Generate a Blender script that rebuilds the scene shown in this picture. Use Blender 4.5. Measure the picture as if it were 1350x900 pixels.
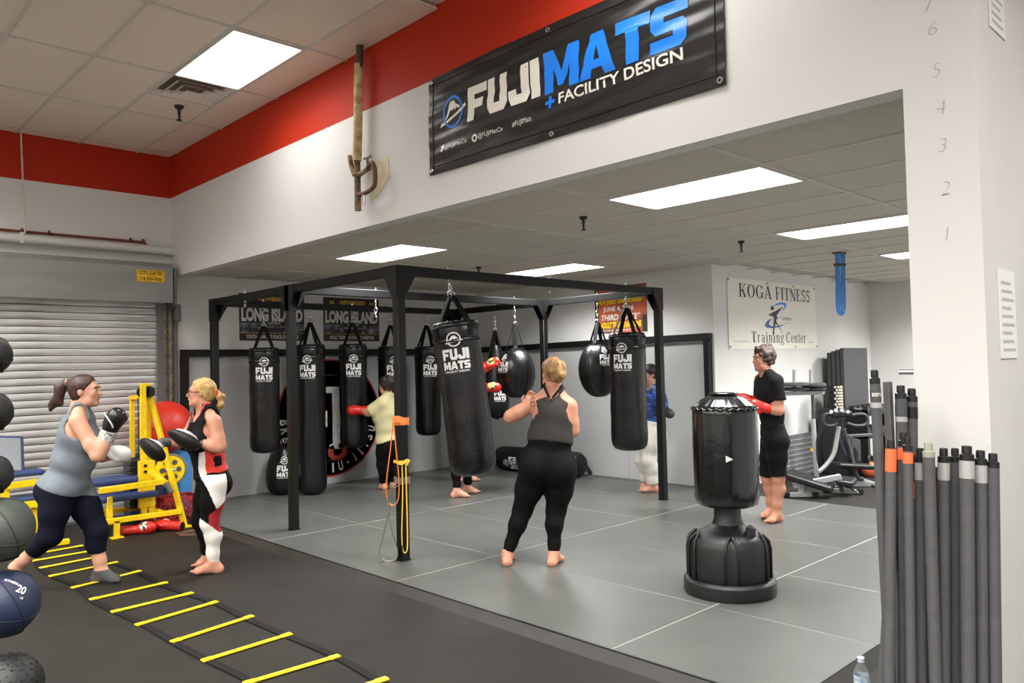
import bpy, bmesh, math, random
import numpy as np
from mathutils import Vector, Matrix
from mathutils.geometry import tessellate_polygon

for o in list(bpy.data.objects):
    bpy.data.objects.remove(o)
SC = bpy.context.scene
COL = SC.collection
random.seed(7)
RNG = np.random.default_rng(7)

# ------------------------------------------------------------------ camera
CAM_F = 1028.02                       # focal length in pixels of the 1350 px frame
YAW, PITCH, ROLL = math.radians(43.8646), math.radians(1.7241), math.radians(-1.3225)
CAM_H = 1.60
_f = Vector((math.cos(PITCH)*math.sin(YAW), math.cos(PITCH)*math.cos(YAW), math.sin(PITCH)))
_r = Vector((math.cos(YAW), -math.sin(YAW), 0.0))
_u = _r.cross(_f)
_c, _s = math.cos(ROLL), math.sin(ROLL)
CR, CU, CF = _c*_r + _s*_u, -_s*_r + _c*_u, _f
CPOS = Vector((0, 0, CAM_H))
cam_data = bpy.data.cameras.new('camera')
cam_data.sensor_width = 36.0
cam_data.lens = CAM_F/1350*36.0
cam_data.clip_start = 0.05
cam_data.clip_end = 100
cam = bpy.data.objects.new('camera', cam_data)
COL.objects.link(cam)
m3 = Matrix((CR, CU, -CF)).transposed()
cam.matrix_world = Matrix.Translation(CPOS) @ m3.to_4x4()
SC.camera = cam

# ------------------------------------------------------------------ world, exposure
world = bpy.data.worlds.new('world')
SC.world = world
world.use_nodes = True
world.node_tree.nodes['Background'].inputs[0].default_value = (0.5, 0.52, 0.55, 1)
world.node_tree.nodes['Background'].inputs[1].default_value = 0.05
SC.view_settings.view_transform = 'Standard'
SC.view_settings.look = 'None'
SC.view_settings.gamma = 1.0
SC.view_settings.use_curve_mapping = False
SC.view_settings.exposure = 0.6
PANEL_NEAR = 10.5                      # the two panels beside the header wall
PANEL_MAIN = 41.0                      # watts of each unseen panel added to lift the room light
PANEL_BAY = 55.0
PANEL_FAR = 95.0                       # the two bay panels over the training corner
PANEL_SPREAD = 145                     # degrees

# ------------------------------------------------------------------ helpers
def at(px, py, depth):
    """world point seen at a pixel of the 1350x900 frame, at a depth in metres"""
    return CPOS + (CF + CR*((px-675)/CAM_F) - CU*((py-450)/CAM_F))*depth

def on_floor(px, py, z=0.0):
    d = CF + CR*((px-675)/CAM_F) - CU*((py-450)/CAM_F)
    return CPOS + d*((z-CAM_H)/d.z)

def depth_of(p):
    return (Vector(p)-CPOS).dot(CF)

def lin(c):
    return c/12.92 if c <= 0.04045 else ((c+0.055)/1.055)**2.4

def rgb(r, g, b):
    return (lin(r/255), lin(g/255), lin(b/255), 1)

MATS = {}
def mat(name, col, rough=0.6, metal=0.0, var=0.0, vscale=8.0, bump=0.0, bscale=60.0, spec=0.5,
        coat=0.0, stretch=None, col2=None, lo=0.35, hi=0.65):
    if name in MATS:
        return MATS[name]
    m = bpy.data.materials.new(name)
    m.use_nodes = True
    nt = m.node_tree
    b = nt.nodes['Principled BSDF']
    b.inputs['Base Color'].default_value = col
    b.inputs['Roughness'].default_value = rough
    b.inputs['Metallic'].default_value = metal
    b.inputs['Specular IOR Level'].default_value = spec
    if coat:
        b.inputs['Coat Weight'].default_value = coat
        b.inputs['Coat Roughness'].default_value = 0.15
    tc = nt.nodes.new('ShaderNodeTexCoord')
    src = tc.outputs['Object']
    if stretch:
        mp = nt.nodes.new('ShaderNodeMapping')
        mp.inputs['Scale'].default_value = stretch
        nt.links.new(src, mp.inputs['Vector'])
        src = mp.outputs['Vector']
    if var or col2:
        n = nt.nodes.new('ShaderNodeTexNoise')
        n.inputs['Scale'].default_value = vscale
        n.inputs['Detail'].default_value = 5
        nt.links.new(src, n.inputs['Vector'])
        r = nt.nodes.new('ShaderNodeValToRGB')
        r.color_ramp.elements[0].position = lo
        r.color_ramp.elements[1].position = hi
        c2 = col2 if col2 else tuple(min(1, c*(1+var)) for c in col[:3])+(1,)
        c1 = col if col2 else tuple(c*(1-var) for c in col[:3])+(1,)
        r.color_ramp.elements[0].color = c1
        r.color_ramp.elements[1].color = c2
        nt.links.new(n.outputs['Fac'], r.inputs['Fac'])
        nt.links.new(r.outputs['Color'], b.inputs['Base Color'])
    if bump:
        n2 = nt.nodes.new('ShaderNodeTexNoise')
        n2.inputs['Scale'].default_value = bscale
        n2.inputs['Detail'].default_value = 4
        nt.links.new(src, n2.inputs['Vector'])
        bp = nt.nodes.new('ShaderNodeBump')
        bp.inputs['Strength'].default_value = bump
        bp.inputs['Distance'].default_value = 0.01
        nt.links.new(n2.outputs['Fac'], bp.inputs['Height'])
        nt.links.new(bp.outputs['Normal'], b.inputs['Normal'])
    MATS[name] = m
    return m

def emit_mat(name, col, strength):
    m = bpy.data.materials.new(name)
    m.use_nodes = True
    nt = m.node_tree
    nt.nodes.remove(nt.nodes['Principled BSDF'])
    e = nt.nodes.new('ShaderNodeEmission')
    e.inputs[0].default_value = col
    e.inputs[1].default_value = strength
    nt.links.new(e.outputs[0], nt.nodes['Material Output'].inputs[0])
    return m

def ortho(d):
    d = Vector(d).normalized()
    a = Vector((0, 0, 1)) if abs(d.z) < 0.9 else Vector((1, 0, 0))
    x = a.cross(d).normalized()
    return x, d.cross(x).normalized(), d

class MB:
    """collects shapes into one mesh"""
    def __init__(self):
        self.v, self.f, self.mi = [], [], []
        self.cur = 0
    def _add(self, vs, fs):
        o = len(self.v)
        self.v += [tuple(v) for v in vs]
        self.f += [tuple(i+o for i in f) for f in fs]
        self.mi += [self.cur]*len(fs)
        return self
    def box(self, c, s, rz=0.0, R=None):
        if R is None:
            R = Matrix.Rotation(rz, 3, 'Z')
        c = Vector(c)
        vs = [c + R @ Vector((x*s[0]/2, y*s[1]/2, z*s[2]/2)) for z in (-1, 1) for x, y in ((-1, -1), (1, -1), (1, 1), (-1, 1))]
        return self._add(vs, [(3, 2, 1, 0), (4, 5, 6, 7), (0, 1, 5, 4), (1, 2, 6, 5), (2, 3, 7, 6), (3, 0, 4, 7)])
    def bar(self, a, b, w, h, up=(0, 0, 1)):
        """rectangular bar from a to b; w across, h along up"""
        a, b = Vector(a), Vector(b)
        d = (b-a)
        L = d.length
        d = d.normalized()
        u = Vector(up)
        x = d.cross(u)
        if x.length < 1e-4:
            x = d.cross(Vector((1, 0, 0)))
        x.normalize()
        u = x.cross(d).normalized()
        R = Matrix((d, x, u)).transposed()
        return self.box((a+b)/2, (L, w, h), R=R)
    def cyl(self, a, b, r0, r1=None, n=16, caps=True):
        r1 = r0 if r1 is None else r1
        a, b = Vector(a), Vector(b)
        x, y, d = ortho(b-a)
        vs = []
        for p, r in ((a, r0), (b, r1)):
            for i in range(n):
                t = 2*math.pi*i/n
                vs.append(p + (x*math.cos(t)+y*math.sin(t))*r)
        fs = [(i, (i+1) % n, n+(i+1) % n, n+i) for i in range(n)]
        if caps:
            fs += [tuple(range(n-1, -1, -1)), tuple(range(n, 2*n))]
        return self._add(vs, fs)
    def tube(self, pts, r, n=8, closed=False, flat=None, up=None):
        """round tube (or flat=(w,t) ribbon) along points"""
        P = [Vector(p) for p in pts]
        m = len(P)
        vs, prev = [], None
        for i, p in enumerate(P):
            if closed:
                d = P[(i+1) % m]-P[(i-1) % m]
            else:
                d = P[min(i+1, m-1)]-P[max(i-1, 0)]
            d.normalize()
            if prev is None:
                x = ortho(d)[0] if up is None else (Vector(up)-d*d.dot(Vector(up))).normalized()
            else:
                x = (prev-d*prev.dot(d)).normalized()
            prev = x
            y = d.cross(x)
            rr = r[i] if isinstance(r, (list, tuple)) else r
            if flat:
                for sx, sy in ((-1, -1), (1, -1), (1, 1), (-1, 1)):
                    vs.append(p + x*sx*flat[0]/2 + y*sy*flat[1]/2)
            else:
                for k in range(n):
                    t = 2*math.pi*k/n
                    vs.append(p + (x*math.cos(t)+y*math.sin(t))*rr)
        k = 4 if flat else n
        fs = []
        for i in range(m if closed else m-1):
            j = (i+1) % m
            for q in range(k):
                fs.append((i*k+q, i*k+(q+1) % k, j*k+(q+1) % k, j*k+q))
        if not closed:
            fs += [tuple(range(k-1, -1, -1)), tuple((m-1)*k+q for q in range(k))]
        return self._add(vs, fs)
    def lathe(self, prof, c=(0, 0, 0), n=32, M=None, wob=None):
        """prof: (r, z) list; r may be 0 at the ends"""
        c = Vector(c)
        M = M or Matrix.Identity(3)
        vs, rings = [], []
        for r, z in prof:
            if r < 1e-6:
                rings.append([len(vs)])
                vs.append(c + M @ Vector((0, 0, z)))
            else:
                ring = []
                for i in range(n):
                    t = 2*math.pi*i/n
                    rr = r*(1+(wob(t, z) if wob else 0))
                    ring.append(len(vs))
                    vs.append(c + M @ Vector((rr*math.cos(t), rr*math.sin(t), z)))
                rings.append(ring)
        fs = []
        for A, B in zip(rings[:-1], rings[1:]):
            if len(A) == 1 and len(B) == 1:
                continue
            for i in range(n):
                j = (i+1) % n
                if len(A) == 1:
                    fs.append((A[0], B[j], B[i]))
                elif len(B) == 1:
                    fs.append((A[i], A[j], B[0]))
                else:
                    fs.append((A[i], A[j], B[j], B[i]))
        if len(rings[0]) > 1:
            fs.append(tuple(reversed(rings[0])))
        if len(rings[-1]) > 1:
            fs.append(tuple(rings[-1]))
        return self._add(vs, fs)
    def sphere(self, c, r, n=20, m=12, s=(1, 1, 1), M=None):
        pr = [(math.sin(math.pi*i/m)*r, -math.cos(math.pi*i/m)*r) for i in range(m+1)]
        S = Matrix.Diagonal(Vector(s))
        return self.lathe(pr, c, n, (M @ S) if M else S)
    def prism(self, poly, o, u, v, t):
        """2D polygon (list of (a,b)) in the plane o + a*u + b*v, given thickness t along u x v"""
        o, u, v = Vector(o), Vector(u), Vector(v)
        nrm = u.cross(v).normalized()*t
        n = len(poly)
        vs = [o+u*a+v*b for a, b in poly]+[o+u*a+v*b+nrm for a, b in poly]
        fs = [tuple(range(n-1, -1, -1)), tuple(range(n, 2*n))]+[(i, (i+1) % n, n+(i+1) % n, n+i) for i in range(n)]
        return self._add(vs, fs)
    def ring(self, c, R, r, axis=(0, 0, 1), n=20, k=8):
        x, y, d = ortho(axis)
        c = Vector(c)
        return self.tube([c+(x*math.cos(2*math.pi*i/n)+y*math.sin(2*math.pi*i/n))*R for i in range(n)], r, k, closed=True)
    def build(self, name, material, parent=None, smooth=False, bevel=0.0, seg=2, inv=None):
        me = bpy.data.meshes.new(name)
        vs = self.v
        if inv is not None:
            vs = [tuple(inv @ Vector(v)) for v in vs]
        me.from_pydata(vs, [], self.f)
        for mm in (material if isinstance(material, (list, tuple)) else [material]):
            me.materials.append(mm)
        if isinstance(material, (list, tuple)):
            me.polygons.foreach_set('material_index', self.mi)
        if smooth:
            me.polygons.foreach_set('use_smooth', [True]*len(me.polygons))
            if smooth is not True:
                me.set_sharp_from_angle(angle=math.radians(smooth))
        me.update()
        o = bpy.data.objects.new(name, me)
        COL.objects.link(o)
        if bevel:
            bv = o.modifiers.new('bevel', 'BEVEL')
            bv.width = bevel
            bv.segments = seg
            bv.limit_method = 'ANGLE'
            bv.angle_limit = math.radians(40)
            for p in me.polygons:
                p.use_smooth = True
            me.set_sharp_from_angle(angle=math.radians(45))
        if parent is not None:
            o.parent = parent
        return o

def tag(o, label, cat, group=None):
    o['label'] = label
    o['category'] = cat
    if group:
        o['group'] = group
    return o

def thing(name, label, cat, loc=(0, 0, 0), rz=0.0, group=None):
    o = bpy.data.objects.new(name, None)
    o.empty_display_size = 0.1
    COL.objects.link(o)
    o.location = loc
    o.rotation_euler = (0, 0, rz)
    return tag(o, label, cat, group)

def W(o):
    """inverse of a top-level thing's own placement, to build its parts from world coordinates"""
    return (Matrix.Translation(o.location) @ o.rotation_euler.to_matrix().to_4x4()).inverted()

def struct(o):
    o['kind'] = 'structure'
    return o

def copy_part(o, parent, loc=None):
    c = o.copy()
    COL.objects.link(c)
    c.parent = parent
    if loc is not None:
        c.location = loc
    return c

# ---- lettering: flat shapes as (points2d, triangles) lists
BLOCK = {
 'F': [[(0,0),(.36,0),(.36,.34),(.82,.34),(.82,.6),(.36,.6),(.36,.74),(1,.74),(1,1),(0,1)]],
 'U': [[(0,.2),(.15,0),(.85,0),(1,.2),(1,1),(.64,1),(.64,.27),(.36,.27),(.36,1),(0,1)]],
 'J': [[(0,.2),(.15,0),(.85,0),(1,.2),(1,1),(.62,1),(.62,.27),(.38,.27),(.38,.42),(0,.42)]],
 'I': [[(0,0),(1,0),(1,1),(0,1)]],
 'M': [[(0,0),(.27,0),(.27,.55),(.42,.1),(.58,.1),(.73,.55),(.73,0),(1,0),(1,1),(.7,1),(.5,.45),(.3,1),(0,1)]],
 'A': [[(0,0),(.3,0),(.36,.18),(.64,.18),(.7,0),(1,0),(.68,1),(.32,1)], [(.42,.38),(.58,.38),(.5,.7)]],
 'T': [[(.31,0),(.69,0),(.69,.72),(1,.72),(1,1),(0,1),(0,.72),(.31,.72)]],
 'S': [[(0,0),(.86,0),(1,.14),(1,.48),(.86,.62),(.36,.62),(.36,.74),(1,.74),(1,1),(.14,1),(0,.86),(0,.52),(.14,.38),(.64,.38),(.64,.26),(0,.26)]],
}
BW = {'I': .42, 'M': 1.25, 'A': 1.15}
def poly_tris(loops):
    pts = [p for L in loops for p in L]
    tr = tessellate_polygon([[Vector((a, b, 0)) for a, b in L] for L in loops])
    return pts, [tuple(t) for t in tr]

def block_text(s, w, h, gap=0.08, shear=0.0, x0=0.0, y0=0.0):
    tot = sum(BW.get(c, 1.0) for c in s)+gap*(len(s)-1)
    k = w/tot
    out, x = [], 0.0
    for c in s:
        lw = BW.get(c, 1.0)
        pts, tr = poly_tris(BLOCK[c])
        out.append(([(x0+(x+a*lw)*k+shear*b*h, y0+b*h) for a, b in pts], tr))
        x += lw+gap
    return out

_TXT = {}
def font_text(s, w, h, x0=0.0, y0=0.0, bold=0.0, shear=0.0):
    """s fitted to a w x h box with its lower left corner at x0, y0"""
    key = (s, bold, shear)
    if key not in _TXT:
        cu = bpy.data.curves.new('txt', 'FONT')
        cu.body = s
        cu.resolution_u = 3
        cu.offset = bold
        cu.shear = shear
        ob = bpy.data.objects.new('txt', cu)
        me = bpy.data.meshes.new_from_object(ob)
        P = [(v.co.x, v.co.y) for v in me.vertices]
        me.calc_loop_triangles()
        T = [tuple(t.vertices) for t in me.loop_triangles]
        bpy.data.objects.remove(ob)
        bpy.data.meshes.remove(me)
        bpy.data.curves.remove(cu)
        _TXT[key] = (P, T)
    P, T = _TXT[key]
    xs = [p[0] for p in P]
    ys = [p[1] for p in P]
    ax, ay = min(xs), min(ys)
    kx, ky = w/(max(xs)-ax), h/(max(ys)-ay)
    return [([(x0+(a-ax)*kx, y0+(b-ay)*ky) for a, b in P], T)]

def poly(pts):
    return [poly_tris([pts])]

def annulus(cx, cy, r1, r0, n=40, sx=1.0, a0=0.0, a1=2*math.pi):
    P, T = [], []
    for i in range(n+1):
        t = a0+(a1-a0)*i/n
        P += [(cx+math.cos(t)*r1*sx, cy+math.sin(t)*r1), (cx+math.cos(t)*r0*sx, cy+math.sin(t)*r0)]
    for i in range(n):
        T += [(2*i, 2*i+2, 2*i+3), (2*i, 2*i+3, 2*i+1)]
    return [(P, T)]

def disc(cx, cy, r, n=32, sx=1.0):
    return poly([(cx+math.cos(2*math.pi*i/n)*r*sx, cy+math.sin(2*math.pi*i/n)*r) for i in range(n)])

def rect(x0, y0, x1, y1):
    return [([(x0, y0), (x1, y0), (x1, y1), (x0, y1)], [(0, 1, 2), (0, 2, 3)])]

def decal(mb, shapes, fn):
    """adds flat shapes to mb through fn(a, b) -> point"""
    for P, T in shapes:
        mb._add([fn(a, b) for a, b in P], T)
    return mb

def plane_fn(o, u, v, lift=0.002):
    o, u, v = Vector(o), Vector(u).normalized(), Vector(v).normalized()
    n = u.cross(v)*lift
    return lambda a, b: o+u*a+v*b+n

def cut_shapes(shapes, step):
    """slice shapes into narrow columns so that they can follow a curved surface"""
    out = []
    for P, T in shapes:
        bm = bmesh.new()
        vs = [bm.verts.new((a, b, 0)) for a, b in P]
        for t in T:
            try:
                bm.faces.new([vs[i] for i in t])
            except ValueError:
                pass
        for ax in (0, 1):
            lo, hi = min(p[ax] for p in P), max(p[ax] for p in P)
            n = int((hi-lo)/step)
            for i in range(1, n+1):
                co = [0, 0, 0]
                no = [0, 0, 0]
                co[ax] = lo+i*(hi-lo)/(n+1)
                no[ax] = 1
                bmesh.ops.bisect_plane(bm, geom=bm.verts[:]+bm.edges[:]+bm.faces[:], plane_co=co, plane_no=no)
        bm.verts.index_update()
        out.append(([(v.co.x, v.co.y) for v in bm.verts], [tuple(v.index for v in f.verts) for f in bm.faces]))
        bm.free()
    return out

# ------------------------------------------------------------------ materials
M_WALL = mat('wall_paint', rgb(216, 215, 212), 0.6, var=0.025, vscale=2.0, bump=0.05, bscale=160)
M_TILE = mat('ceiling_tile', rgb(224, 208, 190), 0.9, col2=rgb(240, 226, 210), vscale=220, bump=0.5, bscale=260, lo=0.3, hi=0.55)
M_TILE_DIM = mat('ceiling_tile_dimmed', rgb(190, 184, 170), 0.9, col2=rgb(206, 200, 188), vscale=220, bump=0.5, bscale=260, lo=0.3, hi=0.55)  # same tile as the main ceiling, darkened to paint in the bay's dimmer light
M_GRID = mat('grid_paint', rgb(205, 200, 192), 0.5)
M_RUB = mat('black_rubber', rgb(35, 33, 29), 0.6, var=0.14, vscale=3.0, bump=0.35, bscale=420, spec=0.22)
M_MAT = mat('mat_grey', rgb(86, 88, 84), 0.33, var=0.07, vscale=2.6, bump=0.12, bscale=500)
M_EDGE = mat('mat_edge', rgb(40, 38, 36), 0.5, var=0.15, vscale=9)
M_STEEL = mat('black_steel', rgb(16, 16, 16), 0.45, bump=0.1, bscale=700, spec=0.28)
M_VINYL = mat('black_vinyl', rgb(10, 10, 11), 0.34, var=0.12, vscale=5, bump=0.35, bscale=26)
M_STRAP = mat('webbing', rgb(12, 12, 13), 0.7, spec=0.25, bump=0.2, bscale=300)
M_CHROME = mat('chrome', rgb(205, 205, 205), 0.22, 0.95)
M_WHITE = mat('white_print', rgb(232, 232, 230), 0.5)
M_BLACK = mat('black_plastic', rgb(22, 22, 23), 0.4)
M_GREYP = mat('grey_plastic', rgb(75, 75, 76), 0.5)
M_YEL = mat('yellow_paint', rgb(240, 200, 10), 0.4, var=0.1, vscale=14)
M_SIL = mat('silver_tube', rgb(176, 177, 178), 0.38, 0.35)
M_ORANGE = mat('orange_tape', rgb(235, 110, 62), 0.6)
M_RED = mat('red_vinyl', rgb(205, 38, 26), 0.38, var=0.1, vscale=20)

# ------------------------------------------------------------------ setting
XH, YW, ZC, ZR = 3.48, 9.42, 4.155, 2.765       # header wall, left wall, main ceiling, bay ceiling
XB, YK, XE, YR = 8.30, 5.11, 13.0, 0.92
ZH = 2.732
MATZ = 0.05

mb = MB().box((4.0, 2.7, -0.05), (19.0, 15.0, 0.1))
struct(mb.build('floor', M_RUB))

# walls with the red band painted below the main ceiling
def band_wall_mat():
    m = mat('wall_paint_with_red_band', rgb(216, 215, 212), 0.6, spec=0.25, bump=0.05, bscale=160)
    nt = m.node_tree
    tc = nt.nodes.new('ShaderNodeTexCoord')
    sp = nt.nodes.new('ShaderNodeSeparateXYZ')
    nt.links.new(tc.outputs['Object'], sp.inputs[0])
    gt = nt.nodes.new('ShaderNodeMath')
    gt.operation = 'GREATER_THAN'
    gt.inputs[1].default_value = 3.668
    nt.links.new(sp.outputs['Z'], gt.inputs[0])
    mx = nt.nodes.new('ShaderNodeMix')
    mx.data_type = 'RGBA'
    mx.inputs['A'].default_value = rgb(216, 215, 212)
    mx.inputs['B'].default_value = rgb(178, 42, 12)
    nt.links.new(gt.outputs[0], mx.inputs['Factor'])
    nt.links.new(mx.outputs['Result'], nt.nodes['Principled BSDF'].inputs['Base Color'])
    return m
M_BAND = band_wall_mat()
wall_left = struct(MB().box((-0.75, YW+0.1, 2.1), (8.46, 0.2, 4.3)).build('wall_left', M_BAND))
struct(MB().box((5.98, YW+0.1, 1.4), (5.0, 0.2, 2.8)).build('wall_bay_left', M_WALL))
hd = MB()
hd.box((XH+0.06, (1.195+YW)/2, (ZH+4.25)/2), (0.12, YW-1.195, 4.25-ZH))
hd.box((XH+0.06, (YR+1.195)/2, 2.125), (0.12, 1.195-YR, 4.25))
struct(hd.build('wall_header', M_BAND))
struct(MB().box((XB+0.1, (YK+YW)/2+0.1, 1.4), (0.2, YW-YK+0.2, 2.8)).build('wall_bay_back', M_WALL))
struct(MB().box(((XB+0.2+XE)/2, YK+0.1, 1.4), (XE-XB-0.2, 0.2, 2.8)).build('wall_training_area', M_WALL))
struct(MB().box((XE+0.1, 3.0, 1.4), (0.2, 5.0, 2.8)).build('wall_end', M_WALL))
struct(MB().box(((XH+0.12+XE)/2, YR+0.06, 2.125), (XE-XH-0.12, 0.12, 4.25)).build('wall_bay_right', M_WALL))
# rest of the gym behind and beside the camera
struct(MB().box((-5.1, 2.7, 2.1), (0.2, 14.0, 4.3)).build('wall_far_left', M_BAND))
struct(MB().box((1.5, -4.1, 2.1), (13.0, 0.2, 4.3)).build('wall_behind', M_BAND))
struct(MB().box((7.6, -1.6, 2.1), (0.2, 4.9, 4.3)).build('wall_side', M_BAND))

# ceilings: a slab each, with tiles, grid runners and fixtures set below it
cm = struct(MB().box((1.3, 2.7, ZC+0.09), (12.7, 13.8, 0.1)).build('ceiling', M_TILE))
cb = struct(MB().box(((XH+.12+XE)/2, (YR+.12+YW)/2, ZR+0.09), (XE-XH-.12, YW-YR-.12, 0.1)).build('ceiling_bay', M_TILE_DIM))
PX, PY = 0.605, 1.22
tile_me = {}
def add_tile(x0, x1, y0, y1, z, parent):
    k = (round(x1-x0, 3), round(y1-y0, 3), parent.name)
    if k not in tile_me:
        o = MB().box((0, 0, 0), (k[0]-0.016, k[1]-0.016, 0.018)).build('ceiling_tile', M_TILE if z > 3 else M_TILE_DIM, parent, bevel=0.0)
        tile_me[k] = o.data
    else:
        o = bpy.data.objects.new('ceiling_tile', tile_me[k])
        COL.objects.link(o)
        o.parent = parent
    o.location = ((x0+x1)/2, (y0+y1)/2, z+0.012+random.uniform(-.001, .001))
    return o

def grid_ceiling(xs, ys, z, parent, skip, solid=None):
    for i in range(len(xs)-1):
        for j in range(len(ys)-1):
            cx, cy = (xs[i]+xs[i+1])/2, (ys[j]+ys[j+1])/2
            if any(abs(cx-a) < .2 and abs(cy-b) < .4 for a, b in skip):
                continue
            if solid and solid(cx, cy):
                continue
            add_tile(xs[i], xs[i+1], ys[j], ys[j+1], z, parent)
    for x in xs[1:-1]:
        y1 = ys[-1]
        if solid and solid(x, y1-.1):
            y1 = YK
        MB().box((x, (ys[0]+y1)/2, z), (0.024, y1-ys[0], 0.012)).build('grid_runner', M_GRID, parent)
    for y in ys[1:-1]:
        x1 = xs[-1]
        if solid and solid(x1-.1, y):
            x1 = XB
        MB().box(((xs[0]+x1)/2, y, z), (x1-xs[0], 0.024, 0.0119)).build('grid_runner', M_GRID, parent)

M_PANEL = emit_mat('panel_diffuser', (1.0, 0.99, 0.97, 1), 3.0)
LN, LM, LBY = ((1.0, 0.97, 0.93), PANEL_NEAR), ((1.0, 0.97, 0.93), PANEL_MAIN), ((0.98, 0.98, 0.97), PANEL_BAY)
def panel_light(cx, cy, z, label, m):
    t = thing('ceiling_light', label, 'light', (cx, cy, z), 0, 'ceiling light panels')
    f = MB()
    for sx, sy, w, h in ((-.29, 0, .022, 1.2), (.29, 0, .022, 1.2), (0, -.589, .56, .022), (0, .589, .56, .022)):
        f.box((sx, sy, 0.0), (w, h, 0.024))
    f.build('frame', M_GRID, t)
    MB().box((0, 0, 0.006), (0.558, 1.156, 0.006)).build('diffuser', M_PANEL, t)
    ld = bpy.data.lights.new('panel_lamp', 'AREA')
    ld.shape = 'RECTANGLE'
    ld.size, ld.size_y = 0.54, 1.14
    ld.energy = m[1]
    ld.color = m[0]
    ld.spread = math.radians(PANEL_SPREAD)
    lo = bpy.data.objects.new('lamp', ld)
    COL.objects.link(lo)
    lo.parent = t
    lo.location = (0, 0, -0.002)
    return t

mx = [0.09+PX*k-0.0 for k in range(0, 6)]
mx = [3.11-PX*k for k in range(5, -1, -1)]+[XH]
my = [9.18-PY*k for k in range(4, -1, -1)]+[YW]
LC = (3.11-PX/2, 6.74-PY/2)
VC = (3.11-PX/2, 7.05)
grid_ceiling(mx, my, ZC, cm, [LC, (LC[0], 7.35)])
panel_light(LC[0], LC[1], ZC, 'bright white panel light in the main ceiling above the red wall band', LN)
far_rows = [(LC[0], 2.47), (LC[0], -1.19), (5.25, -1.19)]+[(x, y) for x in (0.38, -0.83, -2.04, -3.25) for y in (7.35, 4.91, 2.47, 0.03, -2.41)]  # unseen panels: first read off the header wall, rest added to lift ambient light
for px_, py_ in far_rows:
    panel_light(px_, py_, ZC, 'unseen white panel light in the main ceiling out of the picture', LN if (px_ == LC[0] and py_ > 0) else LM)
# the vent square and the short tile beside it
add_tile(3.11-PX, 3.11, 7.35, 7.96, ZC, cm)
v = thing('ceiling_vent', 'square louvred air vent beside the main ceiling light', 'vent', (LC[0], 7.045, ZC))
for k, (s, z) in enumerate(((0.57, 0.0), (0.43, -0.012), (0.30, -0.024), (0.17, -0.034))):
    f = MB()
    if k < 3:
        n = s-0.115
        h = 0.035
        P = [(-s/2, -s/2, z), (s/2, -s/2, z), (s/2, s/2, z), (-s/2, s/2, z), (-n/2, -n/2, z+h), (n/2, -n/2, z+h), (n/2, n/2, z+h), (-n/2, n/2, z+h)]
        f._add(P, [(0, 1, 5, 4), (1, 2, 6, 5), (2, 3, 7, 6), (3, 0, 4, 7)])
        f._add([(a, b, c+.004) for a, b, c in P], [(4, 5, 1, 0), (5, 6, 2, 1), (6, 7, 3, 2), (7, 4, 0, 3)])
    else:
        f._add([(-s/2, -s/2, z), (s/2, -s/2, z), (s/2, s/2, z), (-s/2, s/2, z), (0, 0, z+.02)], [(0, 1, 2, 3), (0, 4, 1), (1, 4, 2), (2, 4, 3), (3, 4, 0)])
    f.build('louvre', mat('vent_paint', rgb(226, 218, 206), 0.5), v)
MB().box((0, 0, 0.036), (0.56, 0.56, 0.004)).build('duct_cover', mat('vent_dark', rgb(128, 118, 108), 0.8), v)

def sprinkler(x, y, z, label, s=1.0):
    t = thing('sprinkler_head', label, 'sprinkler', (x, y, z), 0, 'sprinkler heads')
    d = mat('sprinkler_metal', rgb(60, 54, 50), 0.4, 0.6)
    MB().lathe([(0, 0), (.035*s, 0), (.03*s, -.018*s), (.012*s, -.03*s), (.012*s, -.06*s), (0, -.06*s)], n=16).build('collar', d, t, True)
    MB().cyl((0, 0, -.055*s), (0, 0, -.11*s), .009*s, n=8).cyl((0, 0, -.105*s), (0, 0, -.11*s), .022*s, n=12).build('deflector', d, t)
sprinkler(2.87, 7.52, ZC+.003, 'sprinkler head by the vent on the main ceiling', 1.3)

bx = [XH+0.12]+[4.295+0.61*k-0.0 for k in range(0, 15)]
bx = [x for x in bx if x < XE-.1]+[XE]
bx.insert(1, 3.685)
by = [YR+.12]+[2.28+PY*k for k in range(0, 6)]+[YW]
solid = lambda x, y: x > XB and y > YK
LB = [(4.6, 2.89), (4.6, 6.55), (7.04, 6.55), (7.04, 2.89), (9.48, 2.89), (11.92, 2.89)]
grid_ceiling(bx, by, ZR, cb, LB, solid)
for (x, y), l in zip(LB, ('large bay panel light in front of the two ceiling lights at the right',
                          'bay panel light above the left front beam of the bag rack',
                          'bay panel light above the far corner of the bag rack',
                          'long bay panel light cut off by the white column',
                          'small far bay panel light beside the blue hanging band',
                          'farthest bay panel light behind the white column')):
    panel_light(x, y, ZR, l, LBY if x < 8 else (LBY[0], PANEL_FAR))
for (px_, py_), l in zip(((769, 286), (977, 318), (631, 352)), ('sprinkler head left of the long bay light', 'sprinkler head above the fitness banner', 'sprinkler head over the bag rack beam')):
    p = CPOS+(at(px_, py_, 1)-CPOS)*((ZR-CAM_H)/(at(px_, py_, 1)-CPOS).z)
    sprinkler(p.x, p.y, ZR+.003, l)

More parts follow.
